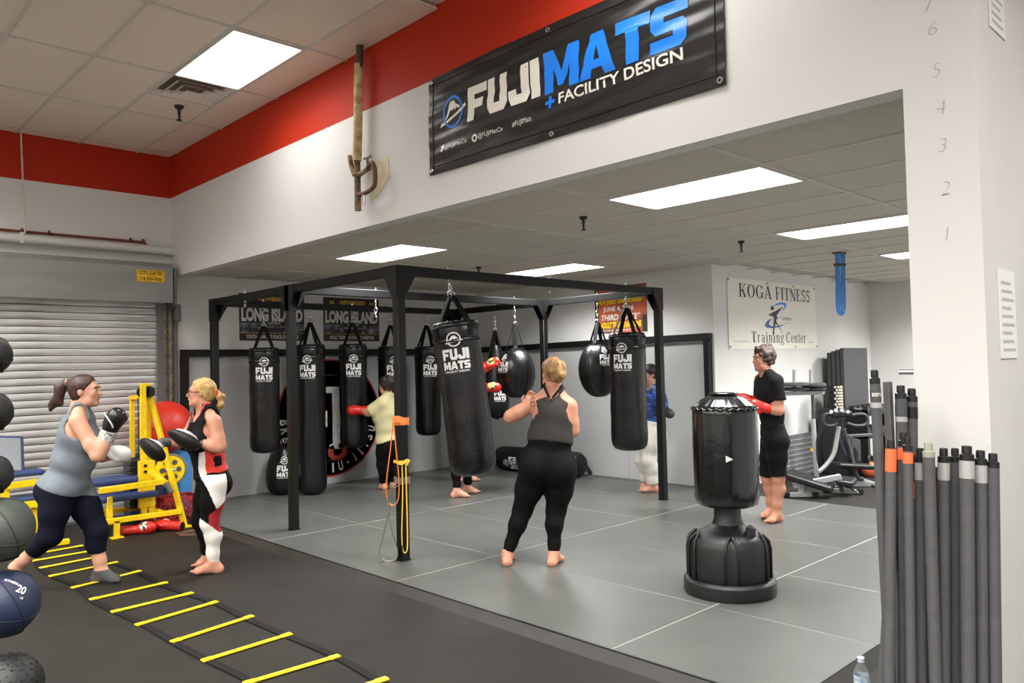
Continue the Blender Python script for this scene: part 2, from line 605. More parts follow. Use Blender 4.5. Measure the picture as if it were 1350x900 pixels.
# mats: 1 m x 2 m tiles with fine joints and a bevelled edge strip
fm = struct(thing('floor_mats', '', ''))
for k in ('label', 'category'):
    del fm[k]
cols = [3.315, 4.32, 5.31, 6.31, 7.305, 8.19]
mat_me = {}
for i in range(5):
    ys = [1.72, 2.735, 4.735, 6.735, 8.70, YW] if i < 4 else [1.72, 3.72, 5.72, 7.72, YW]
    for a, b in zip(ys[:-1], ys[1:]):
        k = (round(cols[i+1]-cols[i], 3), round(b-a, 3))
        if k not in mat_me:
            o = MB().box((0, 0, 0), (k[0]-0.004, k[1]-0.0075, MATZ)).build('mat_tile', M_MAT, fm, bevel=0.003, seg=1)
            mat_me[k] = o
        else:
            o = copy_part(mat_me[k], fm)
        o.location = ((cols[i]+cols[i+1])/2, (a+b)/2, MATZ/2+random.uniform(-.0006, .0006))
MB().prism([(0, 0), (0.07, 0), (0.07, 0.046), (0.055, 0.05)], (3.243, YW, 0), (1, 0, 0), (0, 0, 1), YW-1.65).build('edge_strip', M_EDGE, fm)
MB().prism([(0, 0), (0.068, 0), (0.068, 0.05)], (3.30, 1.65, 0), (0, 1, 0), (0, 0, 1), 4.95).build('edge_strip', M_EDGE, fm)
MB().box(((3.33+8.18)/2, (1.74+YW)/2, MATZ-.0055), (8.18-3.33, YW-1.74, .008)).build('joint_edge_light', mat('mat_joint_light', rgb(150, 150, 144), .6), fm)  # pale sheet added below the joints, imitating light caught on mat edges
MB().box((3.312, 5.3, 0.0515), (0.012, 7.2, 0.004)).build('edge_lip', M_BLACK, fm)
MB().box((8.195, 4.0, MATZ/2-.002), (0.02, 4.6, MATZ-.004)).build('edge_strip', M_EDGE, fm)
# narrow mat strip against the back wall
MB().box(((8.21+XB)/2, (YK+YW)/2, MATZ/2), (XB-8.21, YW-YK, MATZ)).build('mat_tile', M_MAT, fm)
# ------------------------------------------------------------------ left wall: roller shutter, pipes, sign
M_SLAT = mat('galvanised_slat', rgb(222, 222, 220), 0.4, 0.4, col2=rgb(166, 165, 162), vscale=2.2, stretch=(0.7, 1, 9), bump=0.08, bscale=6, lo=0.42, hi=0.72)
M_HOOD = mat('hood_steel', rgb(138, 138, 136), 0.42, 0.35, var=0.1, vscale=2.0, stretch=(0.6, 1, 3))
M_GUIDE = mat('guide_steel', rgb(112, 112, 112), 0.45, 0.4)
door = struct(thing('door_1', '', ''))
for k in ('label', 'category'):
    del door[k]
door.location = (1.0, YW, 0)
prof = [(0.0, 0.0), (-0.014, 0.001), (-0.0165, 0.010), (-0.0175, 0.034), (-0.0155, 0.060), (-0.013, 0.0705), (0.0, 0.0715)]
sl = None
PITCH_S = 0.0775
for k in range(31):
    if sl is None:
        b = MB()
        x0, x1 = -2.6, 2.285
        n = len(prof)
        vs = [(x0, -0.05+y, z) for y, z in prof]+[(x1, -0.05+y, z) for y, z in prof]
        b._add(vs, [(i, n+i, n+i+1, i+1) for i in range(n-1)]+[tuple(range(n-1, -1, -1)), tuple(range(n, 2*n))])
        sl = b.build('slat', M_SLAT, door, 50)
        o = sl
    else:
        o = copy_part(sl, door)
    o.location = (0, 0, 0.03+k*PITCH_S)
MB().box((-0.15, -0.05, 0.015), (4.9, 0.04, 0.03)).build('bottom_bar', M_GUIDE, door)
MB().box((-0.15, -0.02, 1.2), (4.9, 0.01, 2.4)).build('backing', M_BLACK, door)
g = MB()
g.box((2.32, -0.06, 1.2), (0.075, 0.09, 2.4))
g.box((2.295, -0.11, 1.2), (0.03, 0.012, 2.4))
g.build('guide_rail', M_GUIDE, door)
h = MB()
h.prism([(0, -.005), (-.02, .03), (-.27, .055), (-.30, 0), (-.30, -.40), (-.285, -.40), (-.285, -.02), (0, -.02)], (-2.8, 0, 2.80), (0, 1, 0), (0, 0, 1), 5.19)
h.build('hood', M_HOOD, door)
e = MB()
e.prism([(0, 0), (-.28, .0), (-.28, -.42), (0, -.5)], (2.41, 0, 2.8), (0, 1, 0), (0, 0, 1), 0.03)
e.build('end_plate', M_GUIDE, door)
MB().cyl((-2.6, -0.16, 2.56), (2.38, -0.16, 2.56), 0.11, n=20).build('roll', M_SLAT, door, 40)
# sticker on the hood
sg = thing('sign', 'small yellow gate company sign on the shutter hood', 'sign', (3.0, YW-0.302, 2.63))
MB().box((0.145, -0.002, 0.065), (0.30, 0.004, 0.135)).build('plate', mat('sign_yellow', rgb(240, 190, 20), 0.5), sg)
fn = plane_fn((0, -0.004, 0), (1, 0, 0), (0, 0, 1), 0.001)
d = MB()
decal(d, font_text('CITY-GATES', .25, .045, .02, .075, bold=.03), fn)
decal(d, font_text('718 939-9700', .24, .036, .025, .012, bold=.03), fn)
decal(d, font_text('SERVICE', .1, .012, .1, .056), fn)
for a in (rect(.003, .003, .287, .006), rect(.003, .126, .287, .129), rect(.003, .003, .006, .129), rect(.284, .003, .287, .129)):
    decal(d, a, fn)
d.build('lettering', mat('sign_ink', rgb(52, 34, 16), 0.6), sg)
# block pier with hoist chain between the guide rail and the corner
M_BLK = mat('cement_block', rgb(176, 166, 150), 0.9, var=0.2, vscale=20, bump=0.6, bscale=60)
blk = None
for k in range(12):
    if blk is None:
        o = blk = MB().box((0, 0, 0), (0.10, 0.05, 0.192)).build('cement_block', M_BLK, wall_left, bevel=0.006, seg=1)
    else:
        o = copy_part(blk, wall_left)
    o.location = (3.415, YW-0.026, 0.1+k*0.2)
hc = thing('hoist_chain', 'rusty hoist chain hanging beside the shutter guide rail', 'chain', (3.43, YW-0.08, 0.55))
for side, (z0, z1) in enumerate(((0.55, 2.36), (0.75, 2.36))):
    n = int((z1-z0)/0.034)
    c = MB()
    for k in range(n):
        p = (-0.025+side*0.06, 0, z0-0.55+k*0.034)
        ax = (1, 0, 0) if k % 2 else (0, 1, 0)
        x, y, dd = ortho(ax)
        pts = []
        for q in range(8):
            t = 2*math.pi*q/8
            pts.append(Vector(p)+(Vector((0, 1, 0)) if k % 2 else Vector((1, 0, 0)))*math.cos(t)*0.012+Vector((0, 0, 1))*math.sin(t)*0.022)
        c.tube(pts, 0.004, 4, closed=True)
    c.build('chain_strand', mat('rusty_chain', rgb(92, 78, 66), 0.6, 0.5), hc)
cd = MB().cyl((3.515, YW-0.03, 0.05), (3.515, YW-0.03, 2.7), 0.022, n=10)
tag(cd.build('conduit', mat('conduit_grey', rgb(120, 120, 120), 0.5), smooth=40), 'grey vertical conduit in the corner beside the shutter', 'pipe')
ec = tag(MB().box((3.50, YW-0.10, 2.30), (0.07, 0.12, 0.2)).build('chain_guard', M_GUIDE, bevel=.006), 'small steel chain guard box below the hood end', 'box')

# pipes above the hood
wp = thing('white_pipe', 'thick white painted pipe running above the shutter hood', 'pipe', (-1, YW-0.09, 3.035))
MB().cyl((-2.5, 0, -0.0), (4.53, 0, -0.01), 0.05, n=20).build('tube', mat('pipe_paint', rgb(205, 204, 200), 0.45), wp, 40)
for x in (2.93, 0.9):
    b = MB()
    b.box((x, 0.02, 0.0), (0.035, 0.14, 0.112))
    b.build('clamp', M_GRID, wp)
MB().cyl((2.96, -0.02, 0.05), (2.93, 0.0, 1.13), 0.008, n=8).build('hanger_rod', M_GRID, wp)
cp = thing('copper_pipe', 'thin copper pipe with an elbow running along the white pipe', 'pipe', (-1, YW-0.05, 3.115))
M_COP = mat('copper', rgb(128, 66, 48), 0.45, 0.6, var=.3, vscale=12)
MB().tube([(-2.5, 0, 0), (4.13, 0, -0.005), (4.165, 0, -0.012), (4.18, 0, -0.03), (4.185, 0, -0.075)], 0.014, 10).build('tube', M_COP, cp, 60)
for x in (2.95, 3.2, 4.02, 4.16):
    MB().cyl((x-.012, 0, 0), (x+.012, 0, 0), 0.019, n=10).box((x, .02, .01), (.014, .04, .05)).build('clip', M_COP, cp)

# ------------------------------------------------------------------ header wall: cut-off pipe with a tap
M_RUST = mat('rusty_pipe', rgb(150, 128, 96), 0.7, 0.1, col2=rgb(84, 62, 44), vscale=18, bump=.4, bscale=60)
M_OLD = mat('old_pipe_wrap', rgb(214, 196, 150), 0.8, col2=rgb(170, 140, 88), vscale=14, bump=.4, bscale=50)
def smooth_pts_(P, n=5):
    P = [Vector(p) for p in P]
    out = []
    m = len(P)
    for i in range(m-1):
        p0, p1, p2, p3 = P[max(i-1, 0)], P[i], P[i+1], P[min(i+2, m-1)]
        for k in range(n):
            q = k/n
            out.append(.5*((2*p1)+(-p0+p2)*q+(2*p0-5*p1+4*p2-p3)*q*q+(-p0+3*p1-3*p2+p3)*q**3))
    return out+[P[-1]]
pp = thing('wall_pipe', 'rusty old pipe with a tap stub on the header wall', 'pipe', (XH, 5.35, 2.88))
pp.location = (XH, 5.25, 2.88)
MB().cyl((-.08, -.04, 1.10), (-.08, -.05, 1.275), .03, n=14).build('pipe_top', mat('dark_pipe', rgb(72, 60, 52), .6), pp, 40)
MB().cyl((-.08, .015, .37), (-.08, -.035, 1.13), .036, n=16).build('pipe_wrap', M_OLD, pp, 40)
MB().cyl((-.08, .016, -.03), (-.08, .016, .40), .026, n=12).build('pipe_end', M_RUST, pp, 40)
MB().tube([(-.10, .09, .42), (-.10, .07, .34), (-.10, .03, .26), (-.09, -.04, .25), (-.06, -.13, .29)], .02, 10).build('branch_pipe', M_RUST, pp, 40)
MB().tube(smooth_pts_([(-.07, -.12, .29), (-.09, -.2, .31), (-.09, -.24, .26), (-.09, -.245, .17), (-.09, -.22, .115), (-.09, -.12, .09), (-.09, -.02, .09)]), .018, 10).build('return_bend', mat('rust_brown', rgb(104, 70, 52), .6, .2), pp, 40)
MB().cyl((-.09, -.145, .31), (-.09, -.145, .36), .01, n=8).cyl((-.09, -.10, .36), (-.09, -.19, .36), .01, n=8).build('tap_handle', M_RUST, pp)
MB().cyl((-.09, -.09, .09), (-.1, -.09, .0), .014, n=8).build('drain_cock', M_CHROME, pp)
MB().prism([(-.22, .12), (-.05, .04), (-.04, .2), (-.05, .30), (-.14, .36), (-.2, .33), (-.24, .38), (-.30, .34), (-.31, .2)], (-.001, 0, 0), (0, 1, 0), (0, 0, 1), -.004).build('bare_plaster_patch', mat('plaster', rgb(226, 214, 186), .9, var=.08), pp)

# ------------------------------------------------------------------ banners and posters
def banner(name, label, o, u, w, h, m, wave=0.0, n=170, hh=60, thick=0.004, cat='banner'):
    """sheet hung on a wall: o lower left corner, u along, normal = u x z"""
    u = Vector(u).normalized()
    t = thing(name, label, cat, o)
    nrm = u.cross(Vector((0, 0, 1)))
    def surf(a, b):
        k = 0.0
        if wave:
            s, r = a/w, b/h
            env = min(1, 6*s*(1-s))*min(1, 6*r*(1-r))
            k = wave*(0.6+0.4*env)*(0.8+math.sin(7*s+5*r)*.5+math.sin(19*s-11*r+1.3)*.28+math.sin(31*s+23*r)*.16+.2*math.sin(43*r-9*s))
        return u*a+Vector((0, 0, b))+nrm*(0.006+k)
    b = MB()
    if wave:
        vs = [surf(w*i/n, h*j/hh) for j in range(hh+1) for i in range(n+1)]
        b._add(vs, [(j*(n+1)+i, j*(n+1)+i+1, (j+1)*(n+1)+i+1, (j+1)*(n+1)+i) for j in range(hh) for i in range(n)])
        b._add([v-nrm*thick for v in vs], [(j*(n+1)+i, (j+1)*(n+1)+i, (j+1)*(n+1)+i+1, j*(n+1)+i+1) for j in range(hh) for i in range(n)])
    else:
        b.prism([(0, 0), (w, 0), (w, h), (0, h)], nrm*0.002, u, (0, 0, 1), thick)
    b.build('sheet', m, t, smooth=bool(wave))
    def fn(a, b_, lift=0.003):
        return surf(a, b_)+nrm*lift
    return t, fn

M_BAN = mat('black_banner_vinyl', rgb(30, 29, 28), 0.3, bump=0.25, bscale=7)
M_BLUE = mat('banner_blue', rgb(24, 128, 240), 0.35, bump=.15, bscale=7)
M_WPR = mat('banner_white', rgb(238, 234, 222), 0.4)
BWD, BHT = 2.40, 0.70
t, fn = banner('banner', 'black vinyl FUJI MATS banner on the header wall', (XH, 4.42, 2.975), (0, -1, 0), BWD, BHT, M_BAN, wave=0.015)
kx, ky = BWD, BHT
def part(name, shapes, m, step=0.05):
    decal(MB(), cut_shapes(shapes, step), fn).build(name, m, t, smooth=True)
part('print_fuji', block_text('FUJI', .69, .235, .07, .04, .425, .287), M_WPR)
part('print_mats', block_text('MATS', 1.03, .25, .02, .04, 1.155, .278), M_BLUE)
part('print_plus', rect(1.16, .214, 1.24, .236)+rect(1.189, .187, 1.211, .263), M_BLUE)
part('print_tagline', font_text('FACILITY DESIGN', .89, .066, 1.272, .196, bold=.018), M_WPR)
part('print_emblem_ring', annulus(.272, .40, .114, .094, 40, .92), mat('emblem_blue', rgb(40, 124, 226), .4))
part('print_emblem_mountain', poly([(.16, .33), (.20, .375), (.235, .45), (.25, .475), (.29, .475), (.305, .45), (.345, .43), (.335, .415), (.305, .425), (.29, .41), (.275, .425), (.26, .41), (.245, .42), (.215, .37)]), M_WPR)
part('print_emblem_sweep', poly([(.135, .315), (.21, .33), (.28, .355), (.405, .415), (.40, .435), (.28, .378), (.21, .35), (.15, .34)]), M_WPR)
part('print_handle', font_text('@FUJIMatCo', .235, .04, .19, .14), M_WPR, .08)
part('print_handle', font_text('@FUJIMatCo', .235, .04, .54, .14), M_WPR, .08)
part('print_handle', font_text('#FUJIMats', .175, .042, .86, .142), M_WPR, .08)
part('print_bird', poly([(.135, .145), (.16, .14), (.18, .16), (.185, .19), (.172, .185), (.163, .19), (.153, .18), (.14, .187), (.15, .165)]), M_WPR, .08)
part('print_camera', annulus(.507, .16, .027, .014, 12), M_WPR, .08)
for a, b in ((.03, .03), (.03, .67), (2.37, .03), (2.37, .67), (1.2, .67), (1.2, .03)):
    MB().ring(fn(a, b, .004), .013, .005, (1, 0, 0), 12, 6).build('grommet', M_CHROME, t)
st = MB()
for a0, b0, a1, b1 in ((.015, .055, 2.385, .06), (.015, .645, 2.385, .64), (.05, .02, .05, .68), (2.35, .02, 2.35, .68)):
    st.tube([fn(a0+(a1-a0)*i/30, b0+(b1-b0)*i/30, .002) for i in range(31)], .003, 4)
st.build('hem_seam', M_BLACK, t)

# two team posters on the bay wall
M_PBLK = mat('poster_black', rgb(34, 32, 32), .45)
M_PGOLD = mat('poster_gold', rgb(236, 184, 66), .5)
M_PSIL = mat('poster_silver', rgb(238, 235, 230), .5, col2=rgb(206, 203, 198), vscale=7)
M_PPHOTO = mat('poster_photo', rgb(52, 52, 58), .5, col2=rgb(150, 158, 178), vscale=11, lo=.45, hi=.7)
for k, (x, w, dt, foot, lab) in enumerate(((4.31, .90, 'JANUARY 16, 2016', 'YOUTH TEAM 2ND PLACE CHAMPIONS', 'black LONG ISLAND poster behind the left post of the rack'),
                                 (5.50, .90, 'FEBRUARY 7, 2015', 'ADULT TEAM 2ND PLACE CHAMPIONS', 'black LONG ISLAND poster nearer the round wall emblem'))):
    t, fn = banner('poster', lab, (x, YW, 1.985), (1, 0, 0), w, .60, M_PBLK, cat='poster')
    t['group'] = 'tournament posters on the bay wall'
    part('print_title', font_text('LONG ISLAND', w-.05, .175, .025, .245, bold=.055), M_PSIL, 9)
    part('print_brand', font_text('NEWBREED', .42, .055, .25, .51, bold=.025, shear=.3)+font_text('N', .06, .045, .1, .51, bold=.03)+font_text('N', .06, .045, .74, .51, bold=.03), M_PGOLD, 9)
    part('print_photo', rect(.0, .105, .30, .225)+rect(w-.3, .105, w, .225), M_PPHOTO, 9)
    part('print_date', font_text(dt, .3, .026, .32, .165)+font_text('OPEN', .17, .03, .38, .21, bold=.02), M_PSIL, 9)
    part('print_footer', font_text(foot, w-.18, .05, .09, .025, bold=.012), M_WPR, 9)
    part('print_rule', rect(0, .096, w, .101), M_PGOLD, 9)
t, fn = banner('poster', 'orange and black NEW JERSEY CHAMPIONSHIP poster on the back wall', (XB, 6.955, 2.0), (0, -1, 0), .87, .63, mat('poster_orange', rgb(206, 96, 56), .5, col2=rgb(74, 52, 42), vscale=2.2, lo=.4, hi=.66), cat='poster')
M_PYEL = mat('poster_yellow', rgb(250, 208, 20), .5)
part('print_edge', rect(0, 0, .06, .63)+rect(.80, 0, .87, .22)+rect(0, .585, .6, .63), M_PBLK, 9)
for sh_ in (font_text('ULTIMATE & CHALLENGE', .70, .05, .05, .475, bold=.02, shear=.25), font_text('JUNE 4, 2016', .52, .085, .14, .275, bold=.025),
            font_text('THIRD PLACE*', .66, .085, .11, .17, bold=.025, shear=.25), font_text('WWW.GRAPPLING.NET', .6, .03, .09, .02), font_text('GRAPPLING X', .5, .03, .06, .59, bold=.02)):
    part('print_white', sh_, M_WPR, 9)
for sh_ in (font_text('NEW JERSEY CHAMPIONSHIP', .74, .085, .06, .375, bold=.05), font_text('ADULT TEAM CHAMPIONS', .68, .085, .1, .065, bold=.05)):
    part('print_yellow', sh_, M_PYEL, 9)

# fitness banner with serif lettering
def _sg(xa, ya, xb, yb, t):
    return [([(xa, ya), (xa+t, ya), (xb+t, yb), (xb, yb)], [(0, 1, 2), (0, 2, 3)])]
def _ar(cx, cy, rx, ry, t, h, a0=0, a1=360, n=22):
    P, T = [], []
    for i in range(n+1):
        a = math.radians(a0+(a1-a0)*i/n)
        P += [(cx+math.cos(a)*rx, cy+math.sin(a)*ry), (cx+math.cos(a)*(rx-t), cy+math.sin(a)*(ry-h))]
    for i in range(n):
        T += [(2*i, 2*i+2, 2*i+3), (2*i, 2*i+3, 2*i+1)]
    return [(P, T)]
SERIF = {
 'K': (.95, rect(.1, 0, .3, 1)+_sg(.28, .42, .8, 1, .08)+_sg(.74, 0, .40, .56, .22)+rect(0, 0, .4, .045)+rect(0, .955, .4, 1)+rect(.62, 0, 1.02, .045)+rect(.66, .955, 1.0, 1)),
 'O': (1.0, _ar(.5, .5, .5, .51, .21, .045)),
 'G': (1.0, _ar(.5, .5, .5, .51, .21, .045, 38, 330)+rect(.74, .06, .92, .44)+rect(.58, .40, 1.02, .445)+rect(.84, .7, .89, .95)),
 'A': (1.0, _sg(.06, 0, .44, 1, .08)+_sg(.72, 0, .40, 1, .20)+rect(.25, .3, .78, .345)+rect(-.05, 0, .26, .045)+rect(.62, 0, 1.05, .045)),
 'F': (.8, rect(.15, 0, .38, 1)+rect(0, .955, .95, 1)+rect(.87, .74, .95, 1)+rect(.3, .5, .72, .545)+rect(.66, .4, .72, .65)+rect(0, 0, .56, .045)),
 'I': (.48, rect(.28, 0, .72, 1)+rect(0, 0, 1, .045)+rect(0, .955, 1, 1)),
 'T': (.9, rect(.39, 0, .61, 1)+rect(0, .955, 1, 1)+rect(0, .76, .07, 1)+rect(.93, .76, 1, 1)+rect(.24, 0, .76, .045)),
 'N': (1.0, rect(.12, 0, .2, 1)+_sg(.70, 0, .06, 1, .21)+rect(.82, 0, .90, 1)+rect(0, 0, .33, .045)+rect(-.04, .955, .2, 1)+rect(.7, .955, 1.02, 1)),
 'E': (.85, rect(.15, 0, .38, 1)+rect(0, .955, .92, 1)+rect(.85, .76, .92, 1)+rect(.3, .5, .72, .545)+rect(.66, .4, .72, .65)+rect(0, 0, .95, .045)+rect(.88, 0, .95, .24)),
 'S': (.75, _ar(.5, .755, .42, .255, .17, .10, 25, 275)+_ar(.5, .265, .45, .275, .18, .10, 95, -155)+rect(.83, .72, .9, .97)+rect(.05, .03, .12, .28)),
 'C': (.95, _ar(.5, .5, .5, .51, .21, .045, 42, 318)+rect(.84, .68, .90, .96)),
 'n': (.72, rect(.12, 0, .32, .7)+_ar(.50, .46, .36, .25, .18, .06, 0, 160)+rect(.66, 0, .86, .48)+rect(0, 0, .42, .035)+rect(.56, 0, .98, .035)+rect(0, .66, .2, .7)),
 'r': (.55, rect(.15, 0, .42, .7)+_ar(.68, .46, .36, .25, .17, .07, 55, 170)+rect(0, 0, .6, .035)+rect(0, .66, .3, .7)),
 'a': (.68, _ar(.40, .2, .36, .21, .18, .05)+rect(.58, 0, .80, .5)+_ar(.46, .48, .34, .23, .18, .05, 0, 150)+rect(.7, 0, .95, .035)),
 'i': (.4, rect(.28, 0, .72, .7)+rect(0, 0, 1, .035)+rect(0, .66, .5, .7)+disc(.5, .9, .085, 12, 2.6)),
 'e': (.66, _ar(.5, .35, .47, .36, .21, .05, 0, 318)+rect(.1, .35, .96, .395)),
 't': (.45, rect(.28, .05, .62, .9)+rect(0, .66, 1, .70)+_ar(.66, .14, .38, .15, .2, .05, 180, 330)),
 'g': (.7, _ar(.42, .48, .38, .23, .18, .05)+_ar(.46, -.1, .46, .17, .16, .045)+rect(.12, .07, .24, .28)+rect(.2, .06, .7, .12)+rect(.7, .62, 1.0, .68)),
 ' ': (.45, []),
}
def serif(s, w, h, x0, y0, gap=.14):
    tot = sum(SERIF[c][0]+gap for c in s)-gap
    k = w/tot
    x, out = x0, []
    for c in s:
        lw, sh = SERIF[c]
        out += [([(x+a*lw*k, y0+b*h) for a, b in P], T) for P, T in sh]
        x += (lw+gap)*k
    return out
t, fn = banner('banner', 'white KOGA FITNESS Training Center banner on the grey wall', (8.63, YK, 1.735), (1, 0, 0), 2.42, .90, mat('banner_cream', rgb(236, 233, 222), .5), wave=0.004)
M_INK = mat('banner_ink', rgb(38, 35, 38), .5)
for w_, a_, b_ in (('KOGA', .27, 1.11), ('FITNESS', 1.22, 2.24)):
    part('print_title', serif(w_, b_-a_, .17, a_, .665), M_INK, .4)
for w_, a_, b_ in (('Training', .55, 1.43), ('Center', 1.49, 2.07)):
    part('print_subtitle', serif(w_, b_-a_, .14, a_, .085), M_INK, .4)
part('print_web_address', font_text('www.kogafit.com', .40, .022, .11, .085)+font_text('516.555.0197', .17, .018, 2.14, .085), mat('faint_ink', rgb(150, 148, 140), .6), 9)
part('print_figure', poly([(1.0, .45), (1.42, .575), (1.24, .455), (1.22, .37), (1.32, .28), (1.45, .17), (1.24, .325), (1.20, .335), (1.13, .185), (1.10, .18), (1.15, .34), (1.155, .43)])+
     disc(1.12, .545, .032, 16, 1.4), M_INK, 9)
part('print_swoosh_top', poly([(1.13, .57), (1.25, .615), (1.4, .635), (1.52, .625), (1.5, .57), (1.38, .51), (1.46, .575), (1.45, .6), (1.38, .605), (1.25, .59)]), M_BLUE, 9)
part('print_swoosh_bottom', poly([(1.12, .415), (.98, .37), (.91, .32), (.94, .285), (1.08, .275), (1.3, .295), (1.5, .345), (1.3, .315), (1.1, .30), (1.03, .315), (1.02, .35)])+disc(1.235, .42, .02, 10, 1.8), mat('deep_blue', rgb(44, 84, 170), .5), 9)
part('print_note', font_text('> cutFitness', .32, .03, 1.32, .405)+font_text('your goal', .14, .015, 1.46, .35)+rect(1.38, .392, 1.62, .396), M_INK, 9)
for a, b in ((.03, .03), (.03, .87), (2.39, .03), (2.39, .87), (1.0, .87), (1.75, .87), (1.75, .03)):
    MB().ring(fn(a, b, .003), .01, .004, (0, 1, 0), 10, 5).build('grommet', M_GUIDE, t)

# round emblem painted board on the bay wall
em = thing('wall_emblem', 'large round black emblem with red rim lettered JIU-JITSU on the bay wall', 'emblem', (5.58, YW, 0.94))
R_E = .80
MB().cyl((0, -.001, 0), (0, -.012, 0), R_E, n=72).build('disc', mat('emblem_black', rgb(22, 21, 22), .5, var=.2, vscale=3), em)
fn = lambda a, b, lift=.002: Vector((a, -.012-lift, b))
t = em
part('red_rim', annulus(0, 0, R_E, R_E-.022, 80), mat('emblem_red', rgb(168, 40, 34), .5), 9)
part('inner_ring', annulus(0, 0, .585, .578, 60), M_GREYP, 9)
def arc_text(s, r, a0, da, w, h, bold=.0, inward=False):
    out = []
    for i, c in enumerate(s):
        if c == ' ':
            continue
        a = math.radians(a0+da*i)
        ww = w*(.4 if c in "IJ-1" else 1)
        hh = h*.18 if c == '-' else h
        for P, T in font_text(c, ww, hh, -ww/2, (h-hh)/2 if c == '-' else 0, bold=bold):
            Q = []
            for x, y in P:
                if inward:   # letters at the bottom, readable upright
                    rr, aa = r-y, a+x/r
                    Q.append((math.cos(aa)*rr, math.sin(aa)*rr))
                else:
                    rr, aa = r+y, a-x/r
                    Q.append((math.cos(aa)*rr, math.sin(aa)*rr))
            out.append((Q, T))
    return out
part('print_rim_bottom', arc_text('JIU-JITSU', .745, 270-8, 10.2, .075, .13, .02, True), M_PSIL, 9)
part('print_rim_left', arc_text('BRAZILIAN', .745, 182, 9.2, .075, .13, .02, True), M_PSIL, 9)
part('print_monogram', poly([(-.06, .42), (.22, .42), (.22, .34), (.17, .33), (.17, -.35), (.22, -.37), (.22, -.43), (-.02, -.43), (-.02, -.37), (.03, -.35), (.03, .33), (-.06, .34)])+
     poly([(-.26, -.12), (-.05, -.12), (-.05, .10), (-.14, .10), (-.14, .04), (-.11, .03), (-.11, -.05), (-.26, -.05)]), M_PSIL, 9)
part('print_curl', annulus(.1, -.47, .12, .055, 24, 1.25, math.radians(120), math.radians(440)), mat('emblem_red2', rgb(176, 62, 50), .5), 9)

# ------------------------------------------------------------------ dark rail frame fixed to the bay walls
rl = thing('wall_rail', 'black steel rail with end posts fixed along both bay walls', 'rail', (XB, YW, MATZ))
ZRL = 1.83
iv = W(rl)
for a, b, nm in (((3.57, YW-.04, ZRL), (XB-.0, YW-.04, ZRL), 'rail'), ((XB-.04, YW-.08, ZRL+.02), (XB-.04, 5.13, ZRL+.06), 'rail'),
                 ((3.61, YW-.04, MATZ), (3.61, YW-.04, ZRL-.04), 'post'), ((XB-.04, 5.175, MATZ), (XB-.04, 5.175, ZRL+.01), 'post')):
    MB().bar(a, b, .075, .085).build(nm, M_STEEL, rl, inv=iv, bevel=.004, seg=1)
# grey wall panels under the rail
M_PAD = mat('wall_pad_grey', rgb(176, 176, 175), .5, var=.02, vscale=2)
pads = []
x = 3.66
while x < XB-.1:
    x1 = min(x+1.22, XB-.012)
    MB().box(((x+x1)/2, YW-.006, (MATZ+1.79)/2), (x1-x-.004, .012, 1.79-MATZ)).build('wall_panel', M_PAD, bpy.data.objects['wall_bay_left'])
    x = x1
y = 5.22
while y < YW-.1:
    y1 = min(y+1.22, YW-.014)
    MB().box((XB-.006, (y+y1)/2, (MATZ+1.82)/2), (.012, y1-y-.004, 1.80-MATZ)).build('wall_panel', M_PAD, bpy.data.objects['wall_bay_back'])
    y = y1
# ------------------------------------------------------------------ heavy bag rack
RX0, RX1, RY0, RY1, RY2 = 3.73, 7.30, 5.20, 7.00, 8.80
ZT = 2.43
TH = 0.078
rk = thing('bag_rack', 'large black steel frame rack carrying the hanging punch bags', 'rack', (RX0, RY0, MATZ))
iv = W(rk)
for x, y in ((RX0, RY0), (RX0, RY1), (RX0, RY2), (RX1, RY0), (RX1, RY1), (RX1, RY2)):
    MB().box((x, y, (MATZ+ZT-TH)/2), (TH, TH, ZT-TH-MATZ)).build('post', M_STEEL, rk, inv=iv, bevel=.004, seg=1)
    MB().box((x, y, MATZ+.004), (TH+.012, TH+.012, .008)).build('foot_plate', M_STEEL, rk, inv=iv)
zb = ZT-TH/2
for a, b in (((RX0, RY0, zb), (RX0, RY1, zb)), ((RX0, RY1, zb), (RX0, RY2, zb)), ((RX1, RY0, zb), (RX1, RY1, zb)), ((RX1, RY1, zb), (RX1, RY2, zb)),
             ((RX0, RY0, zb), (RX1, RY0, zb)), ((RX0, RY1, zb), (RX1, RY1, zb)), ((RX0, RY2, zb), (RX1, RY2, zb))):
    MB().bar(a, b, TH, TH).build('beam', M_STEEL, rk, inv=iv, bevel=.004, seg=1)
def gusset(x, y, dx, dy, bolts=2):
    """triangular plate on the outside of a joint, along +-x or +-y"""
    u = Vector((dx, dy, 0))
    for s in (-1, 1):
        n = Vector((-dy, dx, 0))*s*(TH/2+.001)
        g = MB()
        P = [(-TH/2, .0), (.15, .0), (.15, -TH*.8), (TH/2, -.25), (-TH/2, -.25)]
        g.prism(P if s > 0 else P, Vector((x, y, ZT+.001))+n, u, (0, 0, 1), .006*(-1 if s > 0 else 1))
        o = g.build('gusset_plate', M_STEEL, rk, inv=iv)
        b = MB()
        for k in range(bolts):
            p = Vector((x, y, ZT-.04))+n*1.05+u*(.06+.045*k)
            b.cyl(p, p+n.normalized()*.012, .013, .011, 8)
        b.build('bolt', M_CHROME, o)
for x, y, ds in ((RX0, RY0, ((1, 0), (0, 1))), (RX0, RY1, ((1, 0), (0, 1), (0, -1))), (RX0, RY2, ((0, -1), (1, 0))),
                 (RX1, RY0, ((-1, 0), (0, 1))), (RX1, RY1, ((-1, 0), (0, 1), (0, -1))), (RX1, RY2, ((0, -1), (-1, 0)))):
    for dx, dy in ds:
        gusset(x, y, dx, dy)

